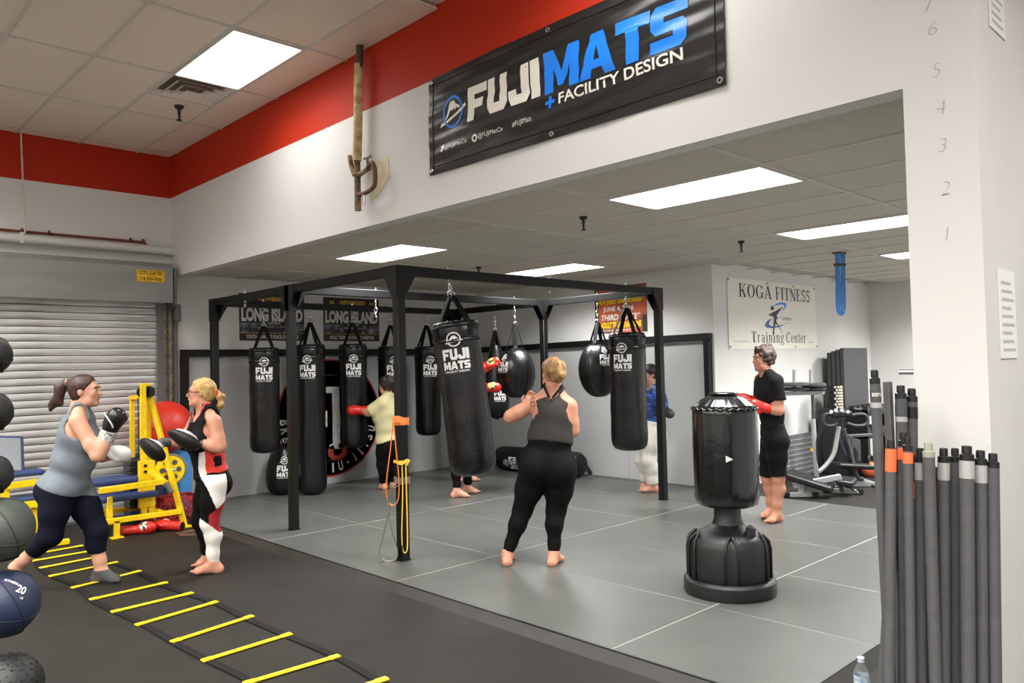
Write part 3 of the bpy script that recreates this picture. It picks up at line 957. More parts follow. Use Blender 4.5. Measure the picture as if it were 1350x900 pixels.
def link_pts(c, u, h, w, n=10):
    c, u = Vector(c), Vector(u)
    return [c+u*math.cos(2*math.pi*k/n)*w+Vector((0, 0, 1))*math.sin(2*math.pi*k/n)*h for k in range(n)]

def eye_bolt(parent, c, zt=ZT, zb_=ZT-TH, inv=None):
    b = MB()
    b.cyl((c[0], c[1], zb_-.02), (c[0], c[1], zt+.03), .007, n=8)
    b.cyl((c[0], c[1], zt), (c[0], c[1], zt+.014), .018, n=6)
    b.ring((c[0], c[1], zb_-.045), .024, .007, (1, -1, 0), 14, 6)
    return b.build('eye_bolt', M_CHROME, parent, smooth=40, inv=inv)

def bag_profile(kind, R, L):
    if kind == 'ball':
        P = []
        n = 22
        for i in range(n+1):
            t = math.pi*i/n
            z = -L/2-math.cos(t)*L/2
            r = R*math.sin(t)**.86
            P.append((r, z))
        P = [p for p in P if p[1] < -.03] + [(R*.42, -.03), (R*.40, 0), (0, .004)]
        P = [(0 if i == 0 else r, z) for i, (r, z) in enumerate(P)]
        return P
    if kind == 'tear':
        P = [(0, -L)]
        for i in range(1, 24):
            s = i/24
            z = -L+L*s
            r = R*(math.sqrt(max(0, 1-(1-min(1, s/.25))**2)))*(1 if s < .4 else (1-.62*((s-.4)/.6)**1.3))
            P.append((r, z))
        return P+[(R*.34, -.005), (0, 0)]
    # straight bag with rounded bottom and a banded top
    P = [(0, -L), (R*.55, -L+.004), (R*.82, -L+.022), (R*.95, -L+.06), (R, -L+.11)]
    k = 12
    for i in range(1, k):
        P.append((R*(1.0+.012*math.sin(i*1.7)), -L+.11+(L-.11-.16)*i/k))
    P += [(R, -.15), (R*1.015, -.135), (R*1.015, -.12), (R*.99, -.112), (R*1.01, -.104), (R*1.01, -.02), (R*.97, 0), (R*.6, .02), (0, .024)]
    return P

def logo_shapes(s=1.0):
    sh = []
    sh.append(('w', block_text('FUJI', .215*s, .085*s, .05, 0.0, -.107*s, -.0425*s)))
    sh.append(('w', block_text('MATS', .215*s, .062*s, .05, 0.0, -.107*s, -.117*s)))
    sh.append(('w', font_text('FACILITY DESIGN', .185*s, .016*s, -.09*s, -.142*s, bold=.02)))
    sh.append(('w', rect(-.107*s, -.136*s, -.096*s, -.133*s)))
    sh.append(('w', annulus(0, .115*s, .057*s, .047*s, 28)))
    sh.append(('w', poly([(-.07*s, .085*s), (-.06*s, .084*s), (.07*s, .103*s), (.069*s, .110*s), (-.05*s, .098*s), (-.065*s, .095*s)])))
    sh.append(('w', poly([(-.042*s, .105*s), (-.015*s, .140*s), (.0, .146*s), (.018*s, .140*s), (.04*s, .115*s), (.02*s, .122*s), (.008*s, .114*s), (-.005*s, .121*s), (-.02*s, .112*s)])))
    return [x for _, S in sh for x in S]

def punch_bag(label, kind, x, y, zstrap, ztop, zbot, R, face=0.0, logo_drop=.235, logo_s=1.0, tilt=None, group='hanging punch bags', name='punch_bag', hz=ZT-TH):
    """bag hung under a beam; origin at the eye bolt; face = yaw of the logo, radians from +x"""
    t = thing(name, label, 'punch bag', (x, y, hz-.05), 0, group)
    if tilt:
        t.rotation_euler = tilt
    z0 = hz-.05
    L = ztop-zbot
    body_z = ztop-z0
    P = bag_profile(kind, R, L)
    ph = random.uniform(0, 6)
    wob = lambda a, z: .012*math.sin(3*a+ph+4*z)+.007*math.sin(5*a-7*z+ph*2)
    MB().lathe([(r, body_z+z) for r, z in P], n=44, wob=wob if kind == 'bag' else (lambda a, z: .008*math.sin(6*a+ph+6*z))).build('body', M_VINYL, t, smooth=50)
    if kind == 'bag':
        for dz in (-.004, -.13):
            MB().ring((0, 0, body_z+dz-.008), R*1.012, .006, (0, 0, 1), 44, 6).build('piping', M_STRAP, t, smooth=True)
        MB().lathe([(R*.96, -.02), (R*1.0, -.005), (R*.93, .03), (R*.86, .034), (R*.84, .012)], (0, 0, body_z), 60, wob=lambda a, z: .02*math.sin(18*a)+.015*math.sin(11*a+2)).build('top_flap', M_VINYL, t, smooth=True)
    elif kind == 'ball':
        n = 10
        for k in range(n):
            a = 2*math.pi*k/n+.2
            MB().tube([((R*1.004*math.sin(s)**.86)*math.cos(a), (R*1.004*math.sin(s)**.86)*math.sin(a), body_z-L/2-math.cos(s)*L/2) for s in [math.pi*(.02+.88*i/20) for i in range(21)]], .003, 5).build('seam', M_STRAP, t, smooth=True)
    zs = zstrap-z0
    rs = R*.93 if kind == 'bag' else (R*.42 if kind == 'ball' else R*.33)
    for k in range(4):
        a = face+math.pi/4+k*math.pi/2
        d = Vector((math.cos(a), math.sin(a), 0))
        zl = body_z-.10 if kind == 'bag' else body_z-.06
        pts = [d*(rs*1.10 if kind == 'bag' else rs*1.25)+Vector((0, 0, zl)), d*(rs*1.09)+Vector((0, 0, body_z-.005)), d*(rs*.93)+Vector((0, 0, body_z+.02)), d*.018+Vector((0, 0, zs))]
        MB().tube(pts, 0, flat=(.045, .006), up=Vector((-d.y, d.x, 0))).build('strap', M_STRAP, t)
    rr = MB().ring((0, 0, zs+.015), .026, .006, (1, -1, .2), 16, 6)
    rr.ring((0, 0, zs+.01), .03, .005, (1, 1, .2), 14, 6)
    rr.build('ring', M_CHROME, t, smooth=True)
    n = max(2, int((-.02-(zs+.035))/.05))
    c = MB()
    top, bot = -.02, zs+.035
    for k in range(n):
        zc = bot+(top-bot)*(k+.5)/n
        c.tube(link_pts((0, 0, zc), (.7, -.7, 0) if k % 2 else (.7, .7, 0), (top-bot)/n*.62, .013), .0055, 6, closed=True)
    c.cyl((0, 0, bot+.03), (0, 0, bot+.07), .012, n=8)
    c.build('chain', M_CHROME, t, smooth=True)
    b = MB()
    b.cyl((0, 0, .03), (0, 0, TH+.08), .007, n=8).cyl((0, 0, TH+.05), (0, 0, TH+.064), .018, n=6).ring((0, 0, .005), .024, .007, (1, -1, 0), 14, 6)
    eb = b.build('eye_bolt', M_CHROME, t, smooth=40)
    # printed logo following the surface
    prof = sorted([(z, r) for r, z in P])
    zz = [p[0] for p in prof]
    rrr = [p[1] for p in prof]
    def fn(a, b_):
        z = -logo_drop+b_
        r = float(np.interp(z, zz, rrr))
        an = face+a/max(R, .1)
        r2 = r*(1+(wob(an, body_z+z) if kind == 'bag' else .008*math.sin(6*an+ph+6*(body_z+z))))+.0035
        return Vector((math.cos(an)*r2, math.sin(an)*r2, body_z+z))
    decal(MB(), cut_shapes(logo_shapes(logo_s), .03), fn).build('logo', M_WHITE, t, smooth=True)
    return t

def toward_cam(x, y, off=0.0):
    return math.atan2(-y, -x)+math.radians(off)
B = [('black punch bag nearest the shutter, short and left of the left rack post', 'bag', 4.33, 8.8, 2.13, 1.84, .62, .175, 0, .24),
     ('full length black punch bag behind the left rack post', 'bag', 4.95, 8.8, 2.19, 1.88, .058, .175, -14, .26),
     ('black punch bag struck by the person in the pale yellow shirt', 'bag', 5.565, 8.8, 2.20, 1.885, .57, .18, 2, .26),
     ('full length black punch bag half hidden by the front corner post', 'bag', 6.17, 8.8, 2.18, 1.855, .06, .18, 12, .26),
     ('short black punch bag hanging left of the biggest front bag', 'bag', 6.785, 8.8, 2.19, 1.855, .635, .178, 14, .26)]
for lab, kind, x, y, zs, zt, zb_, R, off, ld in B:
    punch_bag(lab, kind, x, y, zs, zt, zb_, R, toward_cam(x, y, off), ld, .92)
cr = Vector((CR.x, CR.y, 0)).normalized()
ax = Vector((CF.x, CF.y, 0)).normalized()
tq = Matrix.Rotation(math.radians(-6.2), 3, ax).to_euler()
punch_bag('largest front black punch bag, swinging to one side', 'bag', 4.27, RY0, 2.21, 1.945, .66, .2, toward_cam(4.27, RY0, -9), .245, 1.08, tilt=tq)
punch_bag('black teardrop bag behind the red gloves', 'tear', RX1, 7.93, 2.08, 1.88, .85, .178, toward_cam(RX1, 7.93, 18), .66, .8)
punch_bag('round black wrecking ball bag beside the red gloves', 'ball', 6.78, RY1, 2.10, 1.81, 1.19, .245, toward_cam(6.78, RY1, -42), .2, .72)
punch_bag('round black ball bag left of the right hand punch bag', 'ball', RX1, 6.09, 2.09, 1.85, 1.19, .245, toward_cam(RX1, 6.09, 22), .18, .72)
punch_bag('straight black punch bag hanging beside the right rack post', 'bag', 6.72, RY0, 2.19, 1.885, .657, .195, toward_cam(6.72, RY0, -18), .24, .95)
# empty hangers
def hanger(x, y, label, drop):
    t = thing('hanger_hook', label, 'hook', (x, y, ZT-TH), 0, 'empty hangers on the rack')
    eye_bolt(t, (0, 0, 0), TH, 0.0)
    if drop:
        c = MB()
        n = int(drop/.05)
        for k in range(n):
            c.tube(link_pts((0, 0, -.085-k*.05), (.7, -.7, 0) if k % 2 else (.7, .7, 0), .032, .014), .0055, 6, closed=True)
        c.build('chain', M_CHROME, t, smooth=True)
hanger(RX0, 8.0, 'empty eye bolt under the left beam near its far post', 0)
hanger(4.72, RY1, 'empty chain hanger on the middle beam left of the front post', .18)
hanger(5.52, RY0, 'empty eye bolt under the right front beam', 0)

# bags resting on the floor
def floor_logo(parent, fn, s=1.0):
    decal(MB(), cut_shapes(logo_shapes(s), .03), fn).build('logo', M_WHITE, parent, smooth=True)
t = thing('punch_bag', 'black punch bag lying on the mats along the back wall', 'punch bag', (0, 0, 0), 0, 'bags resting on the floor')
a, b = Vector((XB-.31, 8.62, MATZ+.175)), Vector((XB-.31, 7.02, MATZ+.175))
t.location = ((a+b)/2-Vector((0, 0, .175)))
iv = W(t)
d = (b-a).normalized()
x_, y_, _ = ortho(d)
Mx = Matrix((x_, y_, d)).transposed()
Lb = (b-a).length
MB().lathe([(0, 0), (.12, .004), (.16, .02), (.172, .06), (.176, .3), (.172, .8), (.176, Lb-.2), (.17, Lb-.05), (.14, Lb-.008), (0, Lb)], a, 36, Mx, wob=lambda q, z: .01*math.sin(3*q+5*z)).build('body', M_VINYL, t, smooth=50, inv=iv)
MB().tube([b+Vector((-.05, 0, .02)), b+Vector((-.05, -.12, .03)), b+Vector((.0, -.18, -.1)), b+Vector((.05, -.12, -.12)), b+Vector((.05, 0, .0))], 0, flat=(.05, .006)).build('strap', M_STRAP, t, inv=iv)
def fn(p, q):
    an = math.radians(196)+p/.18
    w = a+d*(.40-q)
    v2 = Vector((math.cos(an), 0, math.sin(an)))*.1815
    return iv @ (w+v2)
floor_logo(t, fn, .9)
p = on_floor(372, 652, MATZ)
t = thing('punch_bag', 'black teardrop bag standing on the mats under the leftmost hanging bag', 'punch bag', (4.72, 9.12, MATZ), 0, 'bags resting on the floor')
P = [(0, 0), (.10, .005), (.16, .03), (.2, .1), (.215, .2), (.205, .32), (.17, .45), (.12, .56), (.07, .62), (0, .64)]
MB().lathe(P, n=36, wob=lambda q, z: .01*math.sin(4*q+5*z)).build('body', M_VINYL, t, smooth=50)
MB().ring((0, 0, .655), .03, .006, (1, 0, 0), 14, 6).build('ring', M_CHROME, t, smooth=True)
fa = toward_cam(4.72, 9.12, 6)
fn = lambda u, w: Vector((math.cos(fa+u/.2)*(float(np.interp(.34+w, [q[1] for q in P], [q[0] for q in P]))+.005), math.sin(fa+u/.2)*(float(np.interp(.34+w, [q[1] for q in P], [q[0] for q in P]))+.005), .34+w))
floor_logo(t, fn, .85)

# ------------------------------------------------------------------ free-standing bag
p = on_floor(963, 770, MATZ)
SBX, SBY = 4.70, 2.83
fb = thing('standing_bag', 'free-standing black punch bag on a round water-filled base', 'punch bag', (SBX, SBY, MATZ))
M_BASE = mat('base_plastic', rgb(26, 26, 26), .38, bump=.25, bscale=240)
M_SHINY = mat('glossy_vinyl', rgb(13, 13, 14), .2, bump=.3, bscale=14, coat=.3)
RB = .292
fac = toward_cam(SBX, SBY)
MB().lathe([(0, 0), (RB+.005, 0), (RB+.012, .02), (RB+.01, .085), (RB-.005, .1), (RB-.03, .105), (0, .105)], n=56).build('base_rim', M_BASE, fb, 40)
ribs = [fac+math.radians(a) for a in (-62, 4, 70, 136, 202, 268)]
def wobb(a, z):
    m = min(abs((a-r+math.pi) % (2*math.pi)-math.pi) for r in ribs)
    return .035*math.exp(-(m/.11)**2)*(-1)*(1 if z > .12 else .3)
MB().lathe([(0, .09), (.256, .095), (.266, .12), (.27, .2), (.268, .32), (.256, .36), (.225, .385), (.17, .41), (.117, .44), (.095, .46), (0, .46)], n=120, wob=wobb).build('base_tank', M_BASE, fb, 50)
for r in ribs:
    for s in (-1, 1):
        MB().tube([(math.cos(r+s*.16*k2)*rr, math.sin(r+s*.16*k2)*rr, zz) for rr, zz, k2 in ((.272, .11, 1.0), (.274, .30, 1.0), (.264, .355, .8), (.225, .395, .35), (.21, .405, 0))], .009, 8).build('rib', M_BASE, fb, True)
MB().lathe([(0, .44), (.106, .445), (.1, .465), (.09, .49), (.088, .62), (0, .62)], n=32).build('neck', M_BASE, fb, 40)
MB().cyl((math.cos(fac+.9)*.18, math.sin(fac+.9)*.18, .40), (math.cos(fac+.9)*.185, math.sin(fac+.9)*.185, .45), .035, .03, 16).build('filler_cap', M_BASE, fb, 40)
RBG = .214
MB().lathe([(0, .57), (.165, .572), (.196, .585), (RBG-.003, .63), (RBG, .72), (RBG+.002, 1.0), (RBG, 1.18), (RBG-.004, 1.235), (.192, 1.25), (.15, 1.285), (.105, 1.31), (.0, 1.318)], n=96,
           wob=lambda a, z: (.014*math.sin(26*a)+.01*math.sin(17*a+1)+.006*math.sin(41*a)) if z > 1.22 else (.010*math.sin(30*a)+.006*math.sin(19*a) if z < .64 else .004*math.sin(4*a+6*z))).build('padded_cover', M_SHINY, fb, True)
MB().lathe([(.0, 1.312), (.088, 1.315), (.1, 1.322), (.092, 1.33), (0, 1.332)], n=32).build('top_cap', M_SHINY, fb, True)
MB().tube([(math.cos(2*math.pi*i/120)*(RBG+.004+.002*math.sin(26*2*math.pi*i/120)), math.sin(2*math.pi*i/120)*(RBG+.004), 1.225+.006*math.sin(26*2*math.pi*i/120)) for i in range(120)], .006, 5, closed=True).build('gathered_seam', M_SHINY, fb, True)
fn = lambda a, b: Vector((math.cos(fac+a/RBG)*(RBG+.005), math.sin(fac+a/RBG)*(RBG+.005), b))
decal(MB(), cut_shapes(poly([(.0, .885), (.045, .905), (.0, .93)]), .02), fn).build('brand_flash', M_WHITE, fb)

# ------------------------------------------------------------------ exercise bands tied to the front post
def band(name, label, pts, m, w, group='stretch bands on the post', thick=.004, up=None):
    o = MB().tube(pts, 0, flat=(w, thick), up=up).build(name, m, smooth=60)
    return o
def smooth_pts(P, n=8, closed=False):
    P = [Vector(p) for p in P]
    out = []
    m = len(P)
    for i in range(m if closed else m-1):
        p0, p1, p2, p3 = (P[(i-1) % m], P[i], P[(i+1) % m], P[(i+2) % m]) if closed else (P[max(i-1, 0)], P[i], P[i+1], P[min(i+2, m-1)])
        for k in range(n):
            t = k/n
            out.append(.5*((2*p1)+(-p0+p2)*t+(2*p0-5*p1+4*p2-p3)*t*t+(-p0+3*p1-3*p2+p3)*t**3))
    if not closed:
        out.append(P[-1])
    return out
dC = depth_of((RX0, RY0, 1.2))-.07
A = lambda px, py, dd=0.0: at(px, py, dC+dd)
fwd = Vector((CF.x, CF.y, 0)).normalized()
M_BO = mat('orange_band', rgb(232, 130, 62), .55)
M_BY = mat('yellow_band', rgb(232, 190, 70), .55)
M_BG = mat('grey_band', rgb(112, 108, 98), .6)
def wrap(z, s, w, m, parent, inv):
    h = TH/2+s
    r = [Vector((RX0+a*h, RY0+b*h, z+dz)) for a, b, dz in ((-1, -1, 0), (1, -1, 0), (1, 1, 0), (-1, 1, 0))]
    MB().tube(r, 0, closed=True, flat=(w, .006), up=(0, 0, 1)).build('wrap', m, parent, inv=inv)
o = thing('resistance_band', 'orange resistance band looped round the front rack post', 'band', (RX0-.06, RY0-.04, .60), 0, 'bands tied to the front post')
iv = W(o)
MB().tube(smooth_pts([A(518, 557), A(515, 590), A(510, 630), A(510, 655), A(517, 666), A(525, 658), A(526, 630), A(522, 590), A(519.5, 560)], 6), 0, flat=(.022, .006), up=fwd).build('loop', M_BO, o, smooth=60, inv=iv)
wrap((A(520, 556)).z, .006, .06, M_BO, o, iv)
MB().tube(smooth_pts([A(518, 554), A(524, 552, -.02), A(535, 556, -.03)], 5), 0, flat=(.05, .01), up=(0, 0, 1)).build('knot', M_BO, o, smooth=60, inv=iv)
o = thing('resistance_band', 'yellow resistance band looped round the front rack post', 'band', (RX0-.02, RY0-.06, .16), 0, 'bands tied to the front post')
iv = W(o)
MB().tube(smooth_pts([A(530, 610), A(531, 650), A(530, 700), A(531, 722), A(534, 728), A(537, 722), A(537, 690), A(536, 650), A(535, 608)], 6), 0, flat=(.026, .007), up=fwd).build('loop', M_BY, o, smooth=60, inv=iv)
wrap(A(528, 609).z, .006, .022, M_BY, o, iv)
MB().tube(smooth_pts([A(523, 609), A(530, 611, -.02), A(537, 606, -.02), A(536, 613, -.02)], 5), 0, flat=(.02, .01), up=(0, 0, 1)).build('knot', M_BY, o, smooth=60, inv=iv)
o = thing('resistance_band', 'long grey resistance band drooping from the front rack post to the mats', 'band', (RX0-.1, RY0, .06), 0, 'bands tied to the front post')
iv = W(o)
MB().tube(smooth_pts([A(524, 637), A(516, 640), A(512, 655), A(511, 680), A(503, 715), A(500, 728), A(506, 738), A(515, 739.5), A(523, 735), A(524, 725), A(518, 705), A(513, 680), A(513, 660), A(517, 643), A(526, 640)], 6), 0, flat=(.038, .006), up=fwd).build('loop', M_BG, o, smooth=60, inv=iv)
wrap(A(528, 634).z, .006, .055, M_BG, o, iv)

# blue band hanging from the bay ceiling
p = Vector((8.62, 3.69, ZR))
o = thing('resistance_band', 'bright blue resistance band hanging from the bay ceiling', 'band', p)
M_BB = mat('blue_band', rgb(66, 128, 196), .5, var=.12, vscale=30)
db = depth_of(p)
q0 = at(1104, 334, db)-p
q1 = at(1111, 334, db)-p
lo1, lo2, lo3 = at(1105, 405, db)-p, at(1109, 413, db)-p, at(1112, 405, db)-p
MB().tube(smooth_pts([q0, q0*.5+lo1*.5, lo1, lo2, lo3, q1*.5+lo3*.5, q1], 6), 0, flat=(.05, .008), up=(q1-q0)).build('loop', M_BB, o, smooth=60)
MB().tube([q1*.98+lo1*.02, q1*.5+lo1*.5+Vector((.02, -.02, 0)), lo1], 0, flat=(.05, .006), up=(q1-q0)).build('second_strand', M_BB, o)
mm = at(1107, 349, db)-p
rr = (at(1114, 349, db)-at(1101, 349, db))*.5
MB().bar(mm-rr*1.15, mm+rr*1.15, .03, .03).build('cross_bar', M_GREYP, o)
MB().box((0, 0, -.008), (.14, .1, .016)).build('ceiling_plate', M_GREYP, o)
# ------------------------------------------------------------------ people: smooth solids on a grid, meshed with surface nets
def nv(v):
    return np.array([v[0], v[1], v[2]], float)

class Grid:
    def __init__(self, lo, hi, h):
        self.lo, self.h = np.array(lo, float), h
        self.n = np.ceil((np.array(hi)-self.lo)/h).astype(int)+1
    def empty(self):
        return np.full(self.n, .5, np.float32)
    def sub(self, lo, hi):
        a = np.clip(np.floor((lo-self.lo)/self.h).astype(int), 0, self.n)
        b = np.clip(np.ceil((hi-self.lo)/self.h).astype(int)+1, 0, self.n)
        return tuple(slice(i, j) for i, j in zip(a, b))
    def pts(self, sl):
        ax = [self.lo[k]+self.h*np.arange(sl[k].start, sl[k].stop) for k in range(3)]
        return np.stack(np.meshgrid(*ax, indexing='ij'), -1)
    def full(self):
        return self.pts(tuple(slice(0, int(k)) for k in self.n))

def rc(a, b, r0, r1=None, cut=None):
    return ('rc', nv(a), nv(b), r0, r0 if r1 is None else r1, cut)
def el(c, A, s, cut=None):
    return ('el', nv(c), A, np.array(s, float), cut)

def prim_eval(p, P):
    if p[0] == 'rc':
        _, a, b, r0, r1, cut = p
        d = b-a
        t = np.clip(((P-a)@d)/max(d@d, 1e-9), 0, 1)
        v = np.linalg.norm(P-a-t[..., None]*d, axis=-1)-(r0+(r1-r0)*t)
    else:
        _, c, A, s, cut = p
        q = (P-c)@A.T
        k0 = np.linalg.norm(q/s, axis=-1)
        k1 = np.linalg.norm(q/(s*s), axis=-1)
        v = k0*(k0-1)/np.maximum(k1, 1e-6)
    for (o, n) in (cut or ()):
        v = np.maximum(v, (P-nv(o))@nv(n))
    return v

def prim_box(p, m):
    if p[0] == 'rc':
        r = max(p[3], p[4])+m
        return np.minimum(p[1], p[2])-r, np.maximum(p[1], p[2])+r
    r = float(p[3].max())+m
    return p[1]-r, p[1]+r

def field(G, prims, k=.035, inflate=0.0, base=None):
    d = G.empty() if base is None else base
    for p in prims:
        kk = k
        if isinstance(p, tuple) and p[0] == 'k':
            kk, p = p[1], p[2]
        sl = G.sub(*prim_box(p, kk+inflate+3*G.h))
        if any(s.stop-s.start < 1 for s in sl):
            continue
        P = G.pts(sl)
        v = prim_eval(p, P).astype(np.float32)-inflate
        a = d[sl]
        h = np.maximum(kk-np.abs(a-v), 0)/kk
        d[sl] = np.minimum(a, v)-h*h*kk*.25
    return d

def nets(G, d):
    s = d < 0
    c = np.zeros(tuple(k-1 for k in d.shape), np.int8)
    for i in (0, 1):
        for j in (0, 1):
            for k in (0, 1):
                c += s[i:d.shape[0]-1+i, j:d.shape[1]-1+j, k:d.shape[2]-1+k]
    act = (c > 0) & (c < 8)
    idx = np.full(act.shape, -1, np.int64)
    ijk = np.argwhere(act)
    idx[act] = np.arange(len(ijk))
    acc = np.zeros((len(ijk), 3))
    cnt = np.zeros(len(ijk))
    I, J, K = ijk.T
    for ax in range(3):
        o1, o2 = [a for a in range(3) if a != ax]
        for u in (0, 1):
            for v in (0, 1):
                off = [0, 0, 0]
                off[o1], off[o2] = u, v
                a = d[I+off[0], J+off[1], K+off[2]]
                off2 = list(off)
                off2[ax] = 1
                b = d[I+off2[0], J+off2[1], K+off2[2]]
                m = (a < 0) != (b < 0)
                t = np.where(m, a/np.where(a-b == 0, 1, a-b), 0)
                pos = np.array(off, float)[None, :].repeat(len(ijk), 0)
                pos[:, ax] = t
                acc[m] += pos[m]
                cnt[m] += 1
    V = G.lo+G.h*(ijk+acc/cnt[:, None])
    faces = []
    for ax in range(3):
        o1, o2 = [(1, 2), (2, 0), (0, 1)][ax]
        A = np.take(s, range(d.shape[ax]-1), ax)
        Bv = np.take(s, range(1, d.shape[ax]), ax)
        m = A != Bv
        e = np.argwhere(m)
        ok = (e[:, o1] > 0) & (e[:, o2] > 0) & (e[:, o1] < act.shape[o1]) & (e[:, o2] < act.shape[o2])
        e = e[ok]
        flip = ~A[tuple(e.T)]
        def cell(da, db):
            q = e.copy()
            q[:, o1] -= da
            q[:, o2] -= db
            return idx[tuple(q.T)]
        q = np.stack([cell(1, 1), cell(0, 1), cell(0, 0), cell(1, 0)], 1)
        q[flip] = q[flip][:, ::-1]
        faces.append(q)
    return V, np.concatenate(faces)

def net_object(name, G, d, mats, parent, mfun=None, relax=1):
    V, F = nets(G, d)
    if not len(V):
        return None
    for _ in range(relax):
        acc = np.zeros_like(V)
        cnt = np.zeros(len(V))
        for k in range(4):
            np.add.at(acc, F[:, k], V[F[:, (k+1) % 4]]+V[F[:, k-1]])
            np.add.at(cnt, F[:, k], 2)
        V = V*.5+.5*acc/np.maximum(cnt, 1)[:, None]
    me = bpy.data.meshes.new(name)
    me.vertices.add(len(V))
    me.vertices.foreach_set('co', V.astype(np.float32).ravel())
    me.loops.add(len(F)*4)
    me.loops.foreach_set('vertex_index', F.astype(np.int32).ravel())
    me.polygons.add(len(F))
    me.polygons.foreach_set('loop_start', np.arange(0, len(F)*4, 4, dtype=np.int32))
    me.polygons.foreach_set('loop_total', np.full(len(F), 4, np.int32))
    me.polygons.foreach_set('use_smooth', np.ones(len(F), bool))
    mats = mats if isinstance(mats, (list, tuple)) else [mats]
    for m in mats:
        me.materials.append(m)
    if mfun is not None:
        me.polygons.foreach_set('material_index', mfun(V[F].mean(1)).astype(np.int32))
    me.update(calc_edges=True)
    o = bpy.data.objects.new(name, me)
    COL.objects.link(o)
    o.parent = parent
    return o

def basis(right, up):
    u = nv(up)/np.linalg.norm(nv(up))
    r = nv(right)-u*np.dot(nv(right), u)
    r /= np.linalg.norm(r)
    return r, np.cross(u, r), u          # right, front, up

H_GRID = .0085
_nd = np.random.default_rng(3).normal(size=(10, 3))
_nd /= np.linalg.norm(_nd, axis=1)[:, None]
def lumps(P, f, seed=0.):
    out = 0
    for i in range(10):
        out = out+np.sin((P@_nd[i])*f*(.7+.06*i)+seed+i*1.7+1.5*np.sin((P@_nd[(i+3) % 10])*f*.37))
    return (out/4.).astype(np.float32)
def wr_noise(P, f=22., seed=0.):
    x, y, z = P[..., 0], P[..., 1], P[..., 2]
    return (np.sin(f*z+6*np.sin(5*x+seed)+3*y)+.7*np.sin(.7*f*z+9*x-7*y+2*seed)+.5*np.sin(13*x+11*y+f*.6*z+seed))/2.2

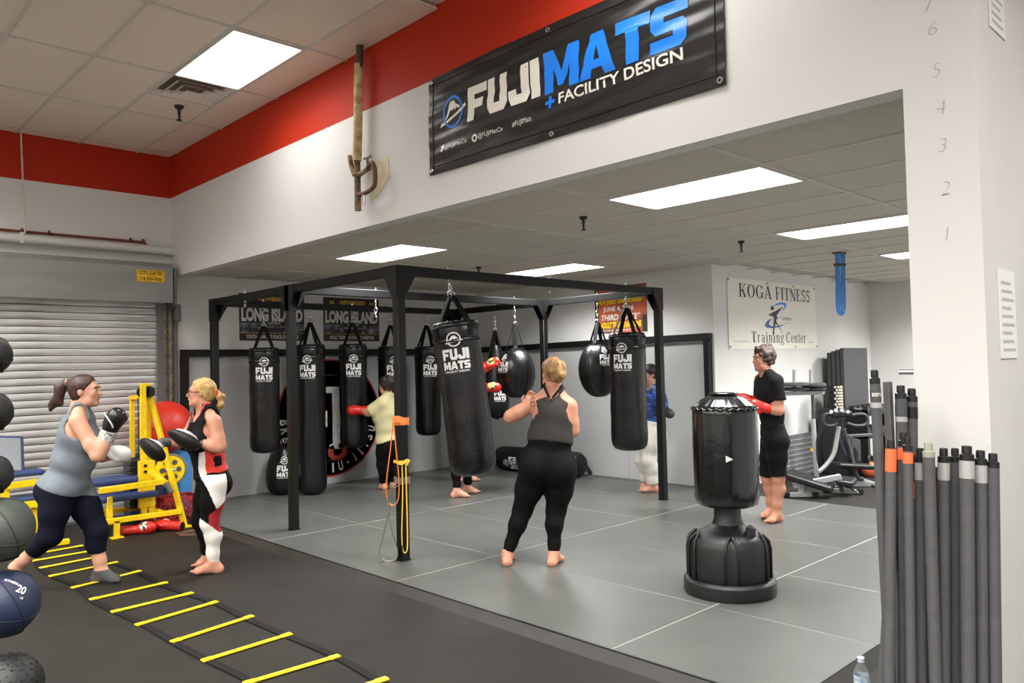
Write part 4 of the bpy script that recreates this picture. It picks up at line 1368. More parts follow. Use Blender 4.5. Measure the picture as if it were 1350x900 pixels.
class Person:
    def __init__(self, label, base, J, S, skin):
        self.t = thing('person', label, 'person', base)
        self.base = Vector(base)
        self.J = {k: nv(Vector(v)-self.base) for k, v in J.items() if k != 'face' and k != 'fup'}
        j = self.J
        self.S = S
        g = S.get
        self.skin = skin
        R, F, U = basis(j['shR']-j['shL'], j['neck']-j['pel'])
        Rp, Fp, Up = basis(j['hipR']-j['hipL'], j['chest']-j['pel'])
        self.R, self.F, self.U, self.Fp, self.Rp, self.Up = R, F, U, Fp, Rp, Up
        A = np.array([R, F, U])
        Ap = np.array([Rp, Fp, Up])
        hw, hd = g('hip', (.19, .13))
        ww, wd = g('waist', (.15, .115))
        cw, cd = g('chest', (.16, .115))
        mid = (j['pel']*.5+j['chest']*.5)
        T = [el(j['pel'], Ap, (hw, hd, .14)), el(mid+F*g('belly', 0)*.5, (A+Ap)/2, (ww, wd, .17)), el(j['chest'], A, (cw, cd, .19)),
             rc(j['shL']*.72+j['shR']*.28, j['shR']*.72+j['shL']*.28, .062)]
        up_n = j['neck']+U*.03
        T += [rc(up_n, j['shL']*.8+j['neck']*.2, .045, .045), rc(up_n, j['shR']*.8+j['neck']*.2, .045, .045)]
        if g('bust'):
            for s in (-1, 1):
                T.append(el(j['chest']+F*(cd*.72)+R*s*.075-U*.03, A, (.075, g('bust'), .08)))
        gl = g('glute', .10)
        for s in (-1, 1):
            T.append(el(j['pel']-Fp*(hd*.42)+Rp*s*hw*.45-Up*.06, Ap, (gl*1.05, gl*1.0, gl*1.15)))
        self.T = T
        ua, fa = g('uarm', .045), g('farm', .038)
        self.arms = {}
        for s in 'LR':
            sh, e, w = j['sh'+s], j['el'+s], j['wr'+s]
            self.arms[s] = [rc(sh, sh*.3+e*.7, ua*1.12, ua*.95), rc(sh*.3+e*.7, e, ua*.95, fa*1.02), rc(e, e*.65+w*.35, fa*1.05, fa*1.08), rc(e*.65+w*.35, w, fa*1.08, fa*.66)]
        th, kn, cf, an = g('thigh', .085), g('knee', .058), g('calf', .054), g('ankle', .036)
        self.legs = {}
        for s in 'LR':
            h, k, a = j['hip'+s], j['kn'+s], j['an'+s]
            back = -(j['toe'+s]-a)
            back[2] = 0
            back = back/max(np.linalg.norm(back), 1e-6)
            cm_ = k*.68+a*.32+back*cf*.35
            self.legs[s] = [rc(h, h*.55+k*.45, th*1.08, th*.95), rc(h*.55+k*.45, k, th*.95, kn), rc(k, cm_, kn*.98, cf), rc(cm_, k*.25+a*.75, cf, an*1.08), rc(k*.25+a*.75, a, an*1.08, an)]
        self.feet = {}
        for s in 'LR':
            a, tp = j['an'+s], j['toe'+s]
            f = tp-a
            gz = g('ground'+s, 0.0)
            fl = np.array([f[0], f[1], 0.0])
            L = np.linalg.norm(fl)
            fl /= max(L, 1e-6)
            sd = np.array([fl[1], -fl[0], 0])*(1 if s == 'R' else -1)      # outward side
            heel = a-fl*.035
            heel[2] = max(heel[2]-.07, tp[2]+.0)
            if g('flat'+s, 1):
                heel[2] = gz+.03
            ball = tp-fl*.055
            ball[2] = tp[2]+.006
            ins = a*.55+ball*.45
            ins[2] = max(ins[2]-.005, ball[2])
            cut = ((np.array([0, 0, gz+.002]), np.array([0, 0, -1])),)
            pr = [('k', .03, rc(a, heel, an, .034, cut)), ('k', .035, rc(heel, ball, .032, .024, cut)), ('k', .03, rc(a+fl*.012, ins, an*.9, .026, cut)), ('k', .03, rc(ins, ball-sd*.014, .028, .022, cut)),
                  ('k', .025, rc(ball-sd*.026, ball+sd*.026, .021, .018, cut))]
            for q in range(5):
                off = -.034+.0165*q
                ln = (.052, .046, .042, .036, .028)[q]
                st_ = ball+sd*off-fl*.01*q*.5
                pr.append(('k', .006, rc(st_, st_+fl*ln+np.array([0, 0, -.006]), .0115 if q == 0 else .0088, None, cut)))
            self.feet[s] = pr
        # head
        f = nv(J['face'])
        up = nv(J.get('fup', (0, 0, 1)))
        f /= np.linalg.norm(f)
        hr = np.cross(f, up)
        hr /= np.linalg.norm(hr)
        hu = np.cross(hr, f)
        hs = g('head', 1.0)
        c = j['head']
        self.hr, self.hf, self.hu, self.hc, self.hs = hr, f, hu, c, hs
        Ah = np.array([hr, f, hu])
        E = lambda x, y, z: c+(hr*x+f*y+hu*z)*hs
        self.E = E
        Hd = [el(E(0, -.018, .035), Ah, (.074*hs, .092*hs, .083*hs)), ('k', .03, el(E(0, .018, -.025), Ah, (.060*hs, .072*hs, .088*hs))),
              ('k', .025, rc(E(-.035, .03, -.072), E(.035, .03, -.072), .030*hs)), ('k', .025, rc(E(0, .062, -.085), E(0, .068, -.092), .022*hs)),
              ('k', .012, rc(E(0, .082, .018), E(0, .104, -.022), .008*hs, .0135*hs)), ('k', .02, rc(E(-.03, .072, .03), E(.03, .072, .03), .016*hs)),
              ('k', .012, el(E(0, .085, -.052), Ah, (.022*hs, .012*hs, .010*hs)))]
        for s in (-1, 1):
            Hd.append(('k', .008, el(E(s*.073, -.012, -.002), Ah, (.009*hs, .020*hs, .030*hs))))
            Hd.append(('k', .02, el(E(s*.036, .062, -.018), Ah, (.02*hs, .018*hs, .02*hs))))
        nr = g('neckr', .05)
        self.N = [rc(j['neck']-U*.03, c-hu*.05*hs-f*.018*hs, nr*1.1, nr*.96)]
        self.Hd = Hd
        # hands
        self.hands = {}
        for s in 'LR':
            hd_ = g('hand'+s)
            if hd_ is None:
                continue
            w = j['wr'+s]
            d_ = nv(hd_[0])
            d_ /= np.linalg.norm(d_)
            pn = nv(hd_[1])
            pn -= d_*np.dot(pn, d_)
            pn /= np.linalg.norm(pn)                       # palm normal
            sd = np.cross(d_, pn)*(1 if s == 'R' else -1)  # thumb side
            pc = w+d_*.05
            pr = [('k', .02, el(pc, np.array([sd, d_, pn]), (.042, .055, .019))), ('k', .02, rc(w, pc, .026, .024))]
            for q in range(4):
                o_ = sd*(.030-.020*q)
                ln = (.036, .042, .039, .030)[q]
                k0 = pc+d_*.045+o_
                k1 = k0+(d_*.85+pn*.5)*ln
                k2 = k1+(d_*.25+pn*.95)*ln*.8
                pr += [('k', .006, rc(k0, k1, .0095, .009)), ('k', .006, rc(k1, k2, .009, .008))]
            t0 = w+d_*.025+sd*.03
            t1 = t0+(sd*.6+d_*.6+pn*.4)*.042
            pr += [('k', .008, rc(t0, t1, .013, .011)), ('k', .006, rc(t1, t1+(d_*.8+pn*.5)*.03, .010, .009))]
            self.hands[s] = pr
        allp = T+sum(self.arms.values(), [])+sum(self.legs.values(), [])+self.N+Hd+sum(self.feet.values(), [])+sum(self.hands.values(), [])
        los, his = zip(*[prim_box(p[2] if p[0] == 'k' else p, .05) for p in allp])
        self.G = Grid(np.min(los, 0), np.max(his, 0), g('h', H_GRID))
        d = field(self.G, T+self.N+self.arms['L']+self.arms['R']+self.legs['L']+self.legs['R'], .035)
        d = field(self.G, self.feet['L']+self.feet['R']+sum(self.hands.values(), []), .02, base=d)
        d = field(self.G, Hd, .02, base=d)
        net_object('body', self.G, d, skin, self.t, relax=1)
        # face details
        dk = mat('eye_dark', rgb(40, 28, 24), .3)
        wh = mat('eye_white', rgb(225, 218, 210), .3)
        br = mat('brow_'+g('brow', 'dark'), rgb(*{'dark': (58, 40, 32), 'blond': (150, 116, 74)}[g('brow', 'dark')]), .8)
        Mh = Matrix([list(hr), list(f), list(hu)]).transposed()
        for s in (-1, 1):
            e = MB().sphere(E(s*.031, .0745, .004), .0125*hs, 12, 8, (1.15, .8, .75), Mh).build('eye', wh, self.t, True)
            MB().sphere(E(s*.030, .0835, .004), .0062*hs, 10, 6, (1, .6, 1.1), Mh).build('iris', dk, e, True)
            MB().tube([E(s*.012, .090, .026), E(s*.03, .089, .031), E(s*.048, .078, .026)], .0042*hs, 6).build('eyebrow', br, self.t, True)
        MB().sphere(E(0, .0935, -.050), .018*hs, 12, 6, (1.15, .35, .32), Mh).build('lips', mat('lips', rgb(176, 96, 86), .5), self.t, True)
    def fl(self, prims, k=.035, inflate=0.0):
        return field(self.G, prims, k, inflate)
    def piece(self, name, d, mats, mfun=None, relax=1, parent=None):
        return net_object(name, self.G, d, mats, parent or self.t, mfun, relax)
    def half(self, o, n):
        """signed distance to the half space dot(p-o, n) < 0, on the whole grid"""
        P = self.G.full()
        return ((P-nv(o))@(nv(n)/np.linalg.norm(nv(n)))).astype(np.float32)
    def wr(self, f=22., seed=0.):
        return wr_noise(self.G.full(), f, seed).astype(np.float32)
    def pants(self, name, m, cuff, waist=.09, inflate=.008, wrinkle=.0015, f=30., mfun=None, k=.035, low=None):
        """cuff: how far from knee (0) to ankle (1), may be negative for shorts"""
        pr = [p for p in self.T[:1]+self.T[-2:]]+[self.T[1]]
        for s in 'LR':
            h, kn_, a = self.J['hip'+s], self.J['kn'+s], self.J['an'+s]
            cp_ = kn_+(a-kn_)*cuff if cuff >= 0 else kn_+(kn_-h)*cuff
            n = (a-kn_) if cuff >= 0 else (kn_-h)
            n = n/np.linalg.norm(n)
            for p in self.legs[s]:
                pr.append(p[:5]+(((cp_, n),),))
        d = self.fl(pr, k, inflate)
        d = np.maximum(d, self.half(self.J['pel']+self.Up*waist, self.Up))
        d = d-wrinkle*self.wr(f, 1.7)
        return self.piece(name, d, m, mfun)
    def shirt(self, name, m, hem=-.02, inflate=.012, sleeve=None, neck_r=.075, arm_r=.085, wrinkle=.003, f=24., mfun=None, arm_in=.02, neck_drop=.0, low_back=0.0, hips=False):
        """sleeve: None for a tank top, else fraction of the upper arm that is covered"""
        j = self.J
        pr = list(self.T)
        if sleeve is not None:
            for s in 'LR':
                sh, e = j['sh'+s], j['el'+s]
                if sleeve <= 1:
                    cp_, n = sh+(e-sh)*sleeve, (e-sh)/np.linalg.norm(e-sh)
                    for p in self.arms[s][:2]:
                        pr.append(('rc', p[1], p[2], p[3]+.008, p[4]+.010, ((cp_, n),)))
                else:
                    pr += self.arms[s]
        if hips:
            pr += [self.legs['L'][0], self.legs['R'][0]]
        d = self.fl(pr, .04, inflate)
        d = np.maximum(d, -self.half(j['pel']+self.U*hem-self.F*.02, self.U*.97+self.F*.22))
        if sleeve is None:
            for s, sg_ in (('L', -1), ('R', 1)):
                sh = j['sh'+s]
                hole = self.fl([rc(sh-self.R*sg_*arm_in+self.U*.06, sh+self.R*sg_*.2+self.U*.06, arm_r*.8), rc(sh-self.R*sg_*arm_in-self.U*.05, sh+self.R*sg_*.2-self.U*.06, arm_r)], .02)
                d = np.maximum(d, -hole)
        nk = self.fl([rc(j['neck']+self.U*.05-self.F*.02, j['neck']+self.U*(.03-neck_drop)+self.F*.12, neck_r), rc(j['neck']+self.U*.03, j['neck']+self.U*.2, neck_r)], .02)
        if low_back:
            nk = np.minimum(nk, self.fl([rc(j['neck']+self.U*.05, j['neck']-self.F*.15-self.U*low_back, neck_r)], .02))
        d = np.maximum(d, -nk)
        d = d-wrinkle*self.wr(f, .4)
        return self.piece(name, d, m, mfun)
    def hair(self, m, front=.045, slope=.75, thick=.014, extra=(), noise=.004, f=60., low=-.06, name='hair'):
        E, hs = self.E, self.hs
        Ah = np.array([self.hr, self.hf, self.hu])
        d = self.fl([el(E(0, -.02, .036), Ah, ((.074+thick)*hs, (.092+thick)*hs, (.083+thick)*hs)), el(E(0, -.045, -.02), Ah, (.066*hs, .060*hs, .070*hs))], .03)
        n = self.hf-self.hu*slope
        d = np.maximum(d, self.half(E(0, front, .055), n))
        d = np.maximum(d, -self.half(E(0, 0, low), self.hu))
        if extra:
            d = field(self.G, list(extra), .02, base=d)
        P = self.G.full()
        d = d-noise*lumps(P, f)
        return self.piece(name, d, m, relax=0)
    def glove(self, s, direction, palm, m, cuff_m, size=1.0, accent=None, name='boxing_glove', center=None):
        """padded glove: fist, thumb and cuff, fist along direction from the wrist"""
        w = self.J['wr'+s]
        d_ = nv(direction)/np.linalg.norm(nv(direction))
        pn = nv(palm)-d_*np.dot(nv(palm), d_)
        pn /= np.linalg.norm(pn)
        sd = np.cross(d_, pn)*(1 if s == 'R' else -1)
        A = np.array([sd, d_, pn])
        k = size
        c = w+d_*.085*k
        pr = [el(c, A, (.060*k, .085*k, .052*k)), el(c+d_*.035*k+pn*.012*k, A, (.058*k, .058*k, .056*k)), rc(w, c, .046*k, .05*k),
              ('k', .012, rc(w+d_*.04*k+sd*.055*k+pn*.01, w+d_*.115*k+sd*.052*k+pn*.04*k, .024*k, .022*k))]
        G = Grid(np.minimum(w, c)-.2, np.maximum(w, c)+.2, .006)
        o = net_object(name, G, field(G, pr, .02), m, self.t)
        cf = field(G, [rc(w-d_*.07*k, w+d_*.03*k, .050*k, .053*k, ((w-d_*.07*k, -d_), (w+d_*.02*k, d_)))], .01)
        net_object('cuff', G, cf, cuff_m, o)
        if accent is not None:
            a = field(G, [el(c-d_*.01+nv(-cf3+UPV*.5)*.035*k, np.eye(3), (.048*k, .048*k, .048*k))], .01)
            a = np.maximum(a, field(G, pr, .02)-.003)
            net_object('accent_patch', G, a, accent, o)
        return o

def skin_mat(name, c):
    m = mat(name, rgb(*c), .5, var=.06, vscale=14, spec=.35)
    b = m.node_tree.nodes['Principled BSDF']
    b.inputs['Subsurface Weight'].default_value = .08
    b.inputs['Subsurface Radius'].default_value = (.02, .008, .004)
    b.inputs['Subsurface Scale'].default_value = .4
    return m
SK1 = skin_mat('skin_fair', (204, 152, 126))
SK2 = skin_mat('skin_rosy', (196, 138, 112))
SK3 = skin_mat('skin_tan', (206, 152, 122))
C_LEG = mat('leggings_black', rgb(8, 8, 9), .8, var=.1, spec=.15)
C_NAVY = mat('leggings_navy', rgb(14, 17, 31), .8, var=.1, spec=.15)
C_BLACKT = mat('shirt_black', rgb(15, 15, 17), .8, var=.1, spec=.15)
cr3 = Vector((CR.x, CR.y, 0)).normalized()      # to the right in the picture, on the ground
cf3 = Vector((CF.x, CF.y, 0)).normalized()      # away from the camera
UPV = Vector((0, 0, 1))

def joints(D, spec):
    return {k: at(v[0], v[1], D+(v[2] if len(v) > 2 else 0)) for k, v in spec.items()}

# ---- woman in dark tank top, seen from behind
D = depth_of(on_floor(700, 743, MATZ))
J = joints(D, dict(shL=(707, 531, .02), shR=(751, 535, -.02), neck=(729, 513), chest=(729, 549, .0), pel=(722, 606), head=(728, 492, .02),
    elL=(673, 549, .06), wrL=(692, 537, .27), elR=(755, 567, .02), wrR=(750, 556, .24), hipL=(704, 622), hipR=(740, 624),
    knL=(689, 672, .04), knR=(733, 673, .03), anL=(669, 727, .0), anR=(730, 734, -.05), toeL=(672, 738, .17), toeR=(741, 739, .10)))
J['toeL'].z = MATZ+.022
J['toeR'].z = MATZ+.022
J['anL'].z = MATZ+.085
J['anR'].z = MATZ+.085
J['face'] = cf3*.92-cr3*.35+UPV*.05
w = Person('woman seen from behind in a charcoal racerback tank and black leggings', on_floor(700, 743, MATZ), J,
           dict(hip=(.218, .145), waist=(.168, .125), chest=(.158, .115), bust=.07, glute=.115, thigh=.106, knee=.070, calf=.060, ankle=.037, uarm=.055, farm=.045, head=1.0,
                brow='blond', handL=(cr3*.3+UPV*.5+cf3*.4, -cf3), handR=(UPV*.6+cf3*.4, -cf3)), SK2)
w.pants('leggings', C_LEG, .93, .16, .006, .0008)
C_CHAR = mat('tank_charcoal', rgb(44, 40, 36), .85, var=.08)
w.shirt('tank_top', C_CHAR, .135, .013, None, .060, .088, .0030, 30., low_back=.045, arm_in=.05)
Bk = -w.F
# black bra straps showing at the neck
for s in (-1, 1):
    MB().tube([tuple(w.J['neck']+w.R*s*.075+w.U*.035+Bk*.05), tuple(w.J['neck']+w.R*s*.045-w.U*.01+Bk*.092), tuple(w.J['neck']+w.R*s*.012-w.U*.06+Bk*.112)], 0, flat=(.004, .018), up=tuple(Bk)).build('bra_strap', C_LEG, w.t)
E = w.E
Mhair = mat('hair_blond_brown', rgb(176, 136, 88), .55, col2=rgb(112, 78, 48), vscale=26, stretch=(1, 1, .4), bump=.6, bscale=90)
w.hair(Mhair, .05, .7, .012, [rc(E(0, -.10, .06), E(.01, -.125, .0), .060, .045), rc(E(.01, -.13, .0), E(.015, -.12, -.055), .036, .018), rc(E(-.02, -.1, .06), E(-.05, -.11, .02), .03, .015), rc(E(.03, -.1, .06), E(.06, -.11, .01), .03, .014)], .005, 75.)
MB().ring(tuple(w.J['anR']+np.array([0, 0, -.005])), .036, .009, (0, 0, 1), 20, 6).build('ankle_wrap', mat('ankle_wrap', rgb(190, 140, 80), .8), w.t, True)
tt = MB()
tp0 = nv(at(709, 529, D)-w.base)
for q, (r_, cx, cz) in enumerate(((.018, 0, 0), (.014, .008, .03), (.012, .0, .052), (.02, .0, -.028))):
    cc = tp0+w.R*(cx-.035)+w.U*(cz+.01)
    pts = []
    for i in range(14):
        a_ = 2*math.pi*i/14
        p_ = cc+(w.R*math.cos(a_)*.8+w.U*math.sin(a_))*r_
        pts.append(p_)
    # drop the outline onto the shoulder blade surface
    out = []
    for p_ in pts:
        lo_, hi_ = -.05, .25
        for _ in range(18):
            m_ = (lo_+hi_)/2
            P_ = (p_+Bk*m_)[None, :]
            v_ = min(float(prim_eval(pp_, P_)[0]) for pp_ in w.T+w.arms['L'])
            if v_ < .004:
                lo_ = m_
            else:
                hi_ = m_
        out.append(tuple(p_+Bk*(hi_+.003)))
    tt.tube(out, .0022, 4, closed=True)
tt.build('tattoo', mat('tattoo_ink', rgb(70, 52, 50), .6), w.t)

# ---- left fighter in grey tank top
D = 5.93
J = joints(D, dict(shR=(102, 555, -.14), shL=(113, 552, .17), neck=(104, 538, 0), chest=(101, 572, .0), pel=(88, 636, 0), head=(113, 516, .0),
    elR=(129, 600, -.16), wrR=(143, 571, -.10), elL=(134, 600, .20), wrL=(146, 595, .24), hipR=(77, 646, -.10), hipL=(102, 646, .10),
    knR=(66, 706, -.12), knL=(128, 700, .10), anR=(20, 748, -.10), anL=(133, 757, .10), toeR=(26, 771, -.16), toeL=(160, 770, .08)))
J['face'] = cr3*.97+cf3*.12+UPV*.02
J['toeL'].z = .02
J['anL'].z = .085
J['toeR'].z = .022
b0 = on_floor(135, 771, 0)
w = Person('woman in grey tank top and navy cropped leggings throwing a punch', b0, J,
           dict(hip=(.165, .145), waist=(.15, .138), chest=(.15, .12), bust=.07, belly=.03, glute=.105, thigh=.102, knee=.073, calf=.060, ankle=.040, uarm=.053, farm=.045, head=1.04, flatR=0, groundL=-.0, groundR=0.0, neckr=.056), SK1)
w.pants('leggings', C_NAVY, .50, .10, .008, .0015)
w.shirt('tank_top', mat('tank_grey', rgb(108, 116, 124), .85, var=.06, vscale=20), -.045, .012, None, .07, .085, .006, 34., arm_in=.03, hips=True)
E = w.E
HB = mat('hair_brown', rgb(70, 44, 34), .45, col2=rgb(44, 27, 22), vscale=30, bump=.5, bscale=90)
w.hair(HB, .048, .55, .010, [rc(E(0, -.10, .065), E(0, -.135, .07), .034, .03)], .003, 70.)
pt = w.fl([rc(E(0, -.13, .075), E(.0, -.175, .03), .03, .036), rc(E(0, -.175, .03), E(.0, -.20, -.06), .036, .030), rc(E(0, -.2, -.06), E(0, -.245, -.12), .030, .016), rc(E(0, -.18, .0), E(0, -.165, -.08), .025, .014), rc(E(0, -.19, -.03), E(0, -.255, -.085), .02, .008)], .03)
P_ = w.G.full()
w.piece('ponytail', pt-(.004*np.sin(70*P_[..., 0]+30*P_[..., 2])*np.sin(60*P_[..., 1]+20*P_[..., 2])).astype(np.float32), HB)
MB().ring(tuple(E(0, -.125, .07)), .026, .009, tuple(w.hf), 16, 6).build('hair_tie', mat('tie_tan', rgb(180, 140, 110), .7), w.t, True)
SOCK = mat('sock_grey', rgb(74, 74, 72), .9)
d = w.fl([p for p in w.feet['L']]+[w.legs['L'][-1][:5]+(((w.J['anL']+np.array([0, 0, .01]), np.array([0, 0, 1])),),)], .02, .006)
d = np.maximum(d, w.half(w.J['anL']+np.array([0, 0, .012]), (0, 0, 1)))
w.piece('sock', d, SOCK)
d = w.fl([p for p in w.feet['R']], .02, .005)
w.piece('sock', np.maximum(d, w.half(w.J['anR'], w.J['knR']-w.J['anR'])), SOCK)
GB = mat('glove_black', rgb(26, 26, 27), .3)
GW = mat('glove_white', rgb(214, 214, 212), .4)
GC = mat('glove_cuff', rgb(206, 206, 202), .6, col2=rgb(120, 120, 118), vscale=40, lo=.5, hi=.6)
w.glove('R', cr3*.35+UPV*.9, cr3, GB, GC, 1.15, None)
w.glove('L', cr3*.85-UPV*.1-cf3*.3, -UPV, GW, GB, 1.08)
o = MB()
g0 = Vector(w.J['wrR'])+(cr3*.33+UPV*.94)*.10
o.tube(smooth_pts([g0-cf3*.066-cr3*.03+UPV*.06, g0-cf3*.07+UPV*.02, g0-cf3*.068+cr3*.025-UPV*.02, g0-cf3*.055+cr3*.03-UPV*.05], 5), .006, 6)
o.build('glove_piping', GW, w.t, True)

# ---- blonde woman holding focus mitts
D = depth_of(on_floor(268, 752, 0))
J = joints(D, dict(shL=(283, 556, -.13), shR=(259, 553, .16), neck=(269, 538, 0), chest=(271, 574, .0), pel=(279, 628, 0), head=(265, 518, 0),
    elL=(290, 589, -.17), wrL=(262, 584, -.16), elR=(243, 582, .20), wrR=(217, 583, .10), hipL=(283, 637, -.085), hipR=(275, 637, .085),
    knL=(276, 689, -.10), knR=(264, 686, .10), anL=(282, 743, -.08), anR=(275, 731, .14), toeL=(251, 761, -.14), toeR=(254, 742, .12)))
J['face'] = -cr3*.95-cf3*.25+UPV*.04
for k in 'LR':
    J['toe'+k].z = .022
    J['an'+k].z = .08
w = Person('blonde woman with glasses in a black and red jersey holding focus mitts', on_floor(268, 752, 0), J,
           dict(hip=(.155, .118), waist=(.14, .112), chest=(.148, .112), bust=.06, belly=.015, glute=.082, thigh=.086, knee=.062, calf=.056, ankle=.036, uarm=.050, farm=.040, head=.98, brow='blond', neckr=.048), SK2)
kz = {k: w.J['kn'+k][2] for k in 'LR'}
LG_W, LG_R = mat('leggings_white', rgb(228, 222, 216), .8), mat('leggings_red', rgb(158, 28, 32), .8)
side = -w.Rp                                # her left, towards the camera
def leg_m(C):
    z = C[:, 2]
    hipz, knz, anz = w.J['hipL'][2], w.J['knL'][2], w.J['anL'][2]
    t_ = np.clip((hipz-z)/(hipz-anz), 0, 1)
    cx = w.J['hipL'][None, :2]*(1-t_[:, None])+w.J['anL'][None, :2]*t_[:, None]
    q = C[:, :2]-cx
    fr = q@w.Fp[:2]
    sd = q@side[:2]
    z0 = (z-anz)/(hipz-anz)
    out = np.zeros(len(C), int)
    lat = (sd > -.01)
    white_up = lat & (z0 > .70) & (z0 < 1.12) & (fr < .045+.25*(z0-.85)) & (fr > -.075)
    red = lat & (z0 > .40-.9*fr*0) & (z0 <= .70+1.2*(-fr-.0)) & (fr < .055) & (z0 <= .86)
    white_lo = lat & (z0 <= .43+1.4*fr) & (fr < .12)
    white_lo |= (z0 < .40) & (sd > -.035) & (fr < .035)
    out[white_up] = 1
    out[red] = 2
    out[white_lo] = 1
    far = sd < -.075
    out[far] = 0
    return out
w.pants('leggings', [C_LEG, LG_W, LG_R], .97, .09, .006, .001, mfun=leg_m)
J_B, J_R, J_W = C_BLACKT, mat('jersey_red', rgb(196, 40, 30), .7), mat('jersey_white', rgb(216, 210, 204), .8)
def jer_m(C):
    q = C-w.J['pel']
    z = q@w.U
    fr = q@w.F
    sd = -(q@w.R)
    out = np.zeros(len(C), int)
    L_ = sd > .02
    out[L_ & (z < .30-.5*np.abs(fr)) & (z > .03) & (fr < .085) & (fr > -.1)] = 1
    out[L_ & (z < .17) & (z > .09) & (np.abs(fr+.01) < .035)] = 0
    out[L_ & (z < .22) & (np.abs(fr-.10) < .018)] = 2
    out[L_ & (z < .11) & (np.abs(fr+.115) < .02)] = 2
    out[L_ & (z > .30) & (z < .34) & (fr < .06)] = 2
    n = C-w.J['neck']
    rr = np.linalg.norm(n-np.outer(n@w.F, w.F)*.35, axis=1)
    out[(rr < .102) & (rr > .090) & (n@w.F > -.02)] = 1
    return out
w.shirt('jersey', [J_B, J_R, J_W], .035, .016, None, .075, .082, .006, 28., mfun=jer_m, arm_in=.03, neck_drop=.06)
E = w.E
HBL = mat('hair_blonde', rgb(214, 178, 112), .5, col2=rgb(168, 128, 72), vscale=34, bump=.5, bscale=90)
w.hair(HBL, .050, .55, .010, [rc(E(0, -.10, .0), E(0, -.125, -.005), .03, .026)], .002, 80.)
pt = w.fl([rc(E(0, -.125, 0), E(0, -.155, -.03), .026, .03), rc(E(0, -.155, -.03), E(0, -.155, -.10), .03, .022), rc(E(0, -.155, -.1), E(0, -.14, -.145), .022, .010)], .02)
P_ = w.G.full()
w.piece('ponytail', pt-(.005*np.sin(90*P_[..., 2]+40*P_[..., 1])).astype(np.float32), HBL)
MB().ring(tuple(E(0, -.125, .0)), .026, .010, tuple(w.hf), 16, 6).build('hair_tie', mat('tie_red', rgb(200, 30, 36), .6), w.t, True)
gm = MB()
for s in (-1, 1):
    cc = E(s*.031, .092, .003)
    gm.tube([tuple(cc+w.hr*math.cos(a_)*.026+w.hu*math.sin(a_)*.019) for a_ in [2*math.pi*i/16 for i in range(16)]], .0032, 5, closed=True)
    gm.tube([tuple(E(s*.057, .088, .008)), tuple(E(s*.076, .02, .012)), tuple(E(s*.078, -.02, .01))], .003, 5)
gm.tube([tuple(E(-.008, .098, .006)), tuple(E(.008, .098, .006))], .003, 5)
gm.build('glasses', M_BLACK, w.t, True)
MB().tube([tuple(w.J['neck']+w.R*s*.06+w.F*.05+w.U*.02) if abs(s) == 1 else tuple(w.J['neck']+w.F*.118-w.U*.10) for s in (-1, 0, 1)], .0022, 5).build('necklace', M_CHROME, w.t)
def mitt(pw, s, cpos, nrm, up, wx, wz, label=None):
    """curved focus pad: black striking face with a white back and cuff"""
    c = nv(cpos)
    n_ = nv(nrm)/np.linalg.norm(nv(nrm))
    u_ = nv(up)-n_*np.dot(nv(up), n_)
    u_ /= np.linalg.norm(u_)
    r_ = np.cross(u_, n_)
    A_ = np.array([r_, n_, u_])
    G_ = Grid(c-.24, c+.24, .007)
    o_ = net_object('focus_mitt', G_, field(G_, [el(c, A_, (wx, .045, wz)), el(c+n_*.012-u_*wz*.2, A_, (wx*.9, .045, wz*.75))], .02), mat('mitt_black', rgb(18, 18, 19), .55), pw.t)
    bk = field(G_, [el(c-n_*.026+u_*.01, A_, (wx*.72, .04, wz*.66)), rc(c-n_*.03, pw.J['wr'+s], .038, .034)], .02)
    net_object('mitt_back', G_, bk, GW, o_)
    d_ = pw.J['el'+s]-pw.J['wr'+s]
    d_ /= np.linalg.norm(d_)
    ww = pw.J['wr'+s]
    cfm = field(G_, [rc(ww-d_*.02, ww+d_*.05, .038, .036, ((ww+d_*.05, d_),))], .01)
    net_object('mitt_cuff', G_, cfm, M_GREYP, o_)
mitt(w, 'L', Vector(at(243, 579, D-.22))-w.base, -cr3*.35-UPV*.75-cf3*.5, -cr3*.9+UPV*.45, .100, .140)
mitt(w, 'R', Vector(at(201, 592, D+.04))-w.base, -cr3*.45-UPV*.5-cf3*.6, -cr3*.95+UPV*.1, .100, .140)

# ---- person in pale yellow shirt behind the front post
D = 9.92
J = joints(D, dict(shL=(504, 532, -.12), shR=(515, 531, .16), neck=(511, 522, 0), chest=(511, 545, 0), pel=(512, 580, 0), head=(509, 508, 0),
    elL=(487, 544, -.10), wrL=(478, 541, .02), elR=(499, 548, .20), wrR=(485, 540, .22), hipL=(508, 585, -.08), hipR=(517, 585, .08),
    knL=(504, 612, -.06), knR=(517, 612, .08), anL=(505, 637, .04), anR=(519, 640, .08), toeL=(499, 642, .10), toeR=(514, 644, .12)))
J['face'] = -cr3*.75+cf3*.6
for k in 'LR':
    J['toe'+k].z = MATZ+.022
    J['an'+k].z = MATZ+.08
bp = at(512, 640, D)
bp.z = MATZ
w = Person('person in a pale yellow t-shirt punching a bag behind the front post', bp, J,
           dict(hip=(.17, .135), waist=(.16, .13), chest=(.165, .125), bust=.06, glute=.11, thigh=.095, knee=.062, calf=.056, ankle=.036, uarm=.05, farm=.042, h=.011), SK2)
w.pants('leggings', C_LEG, .95, .10, .008)
w.shirt('t_shirt', mat('shirt_pale_yellow', rgb(196, 188, 142), .9, var=.04), -.01, .022, .75, .062, wrinkle=.008, f=20.)
E = w.E
w.hair(mat('hair_dark', rgb(46, 34, 28), .6, var=.3, vscale=40), .05, .6, .016, [rc(E(0, -.08, .08), E(0, -.11, .05), .05, .05)], .007, 90.)
RG = M_RED
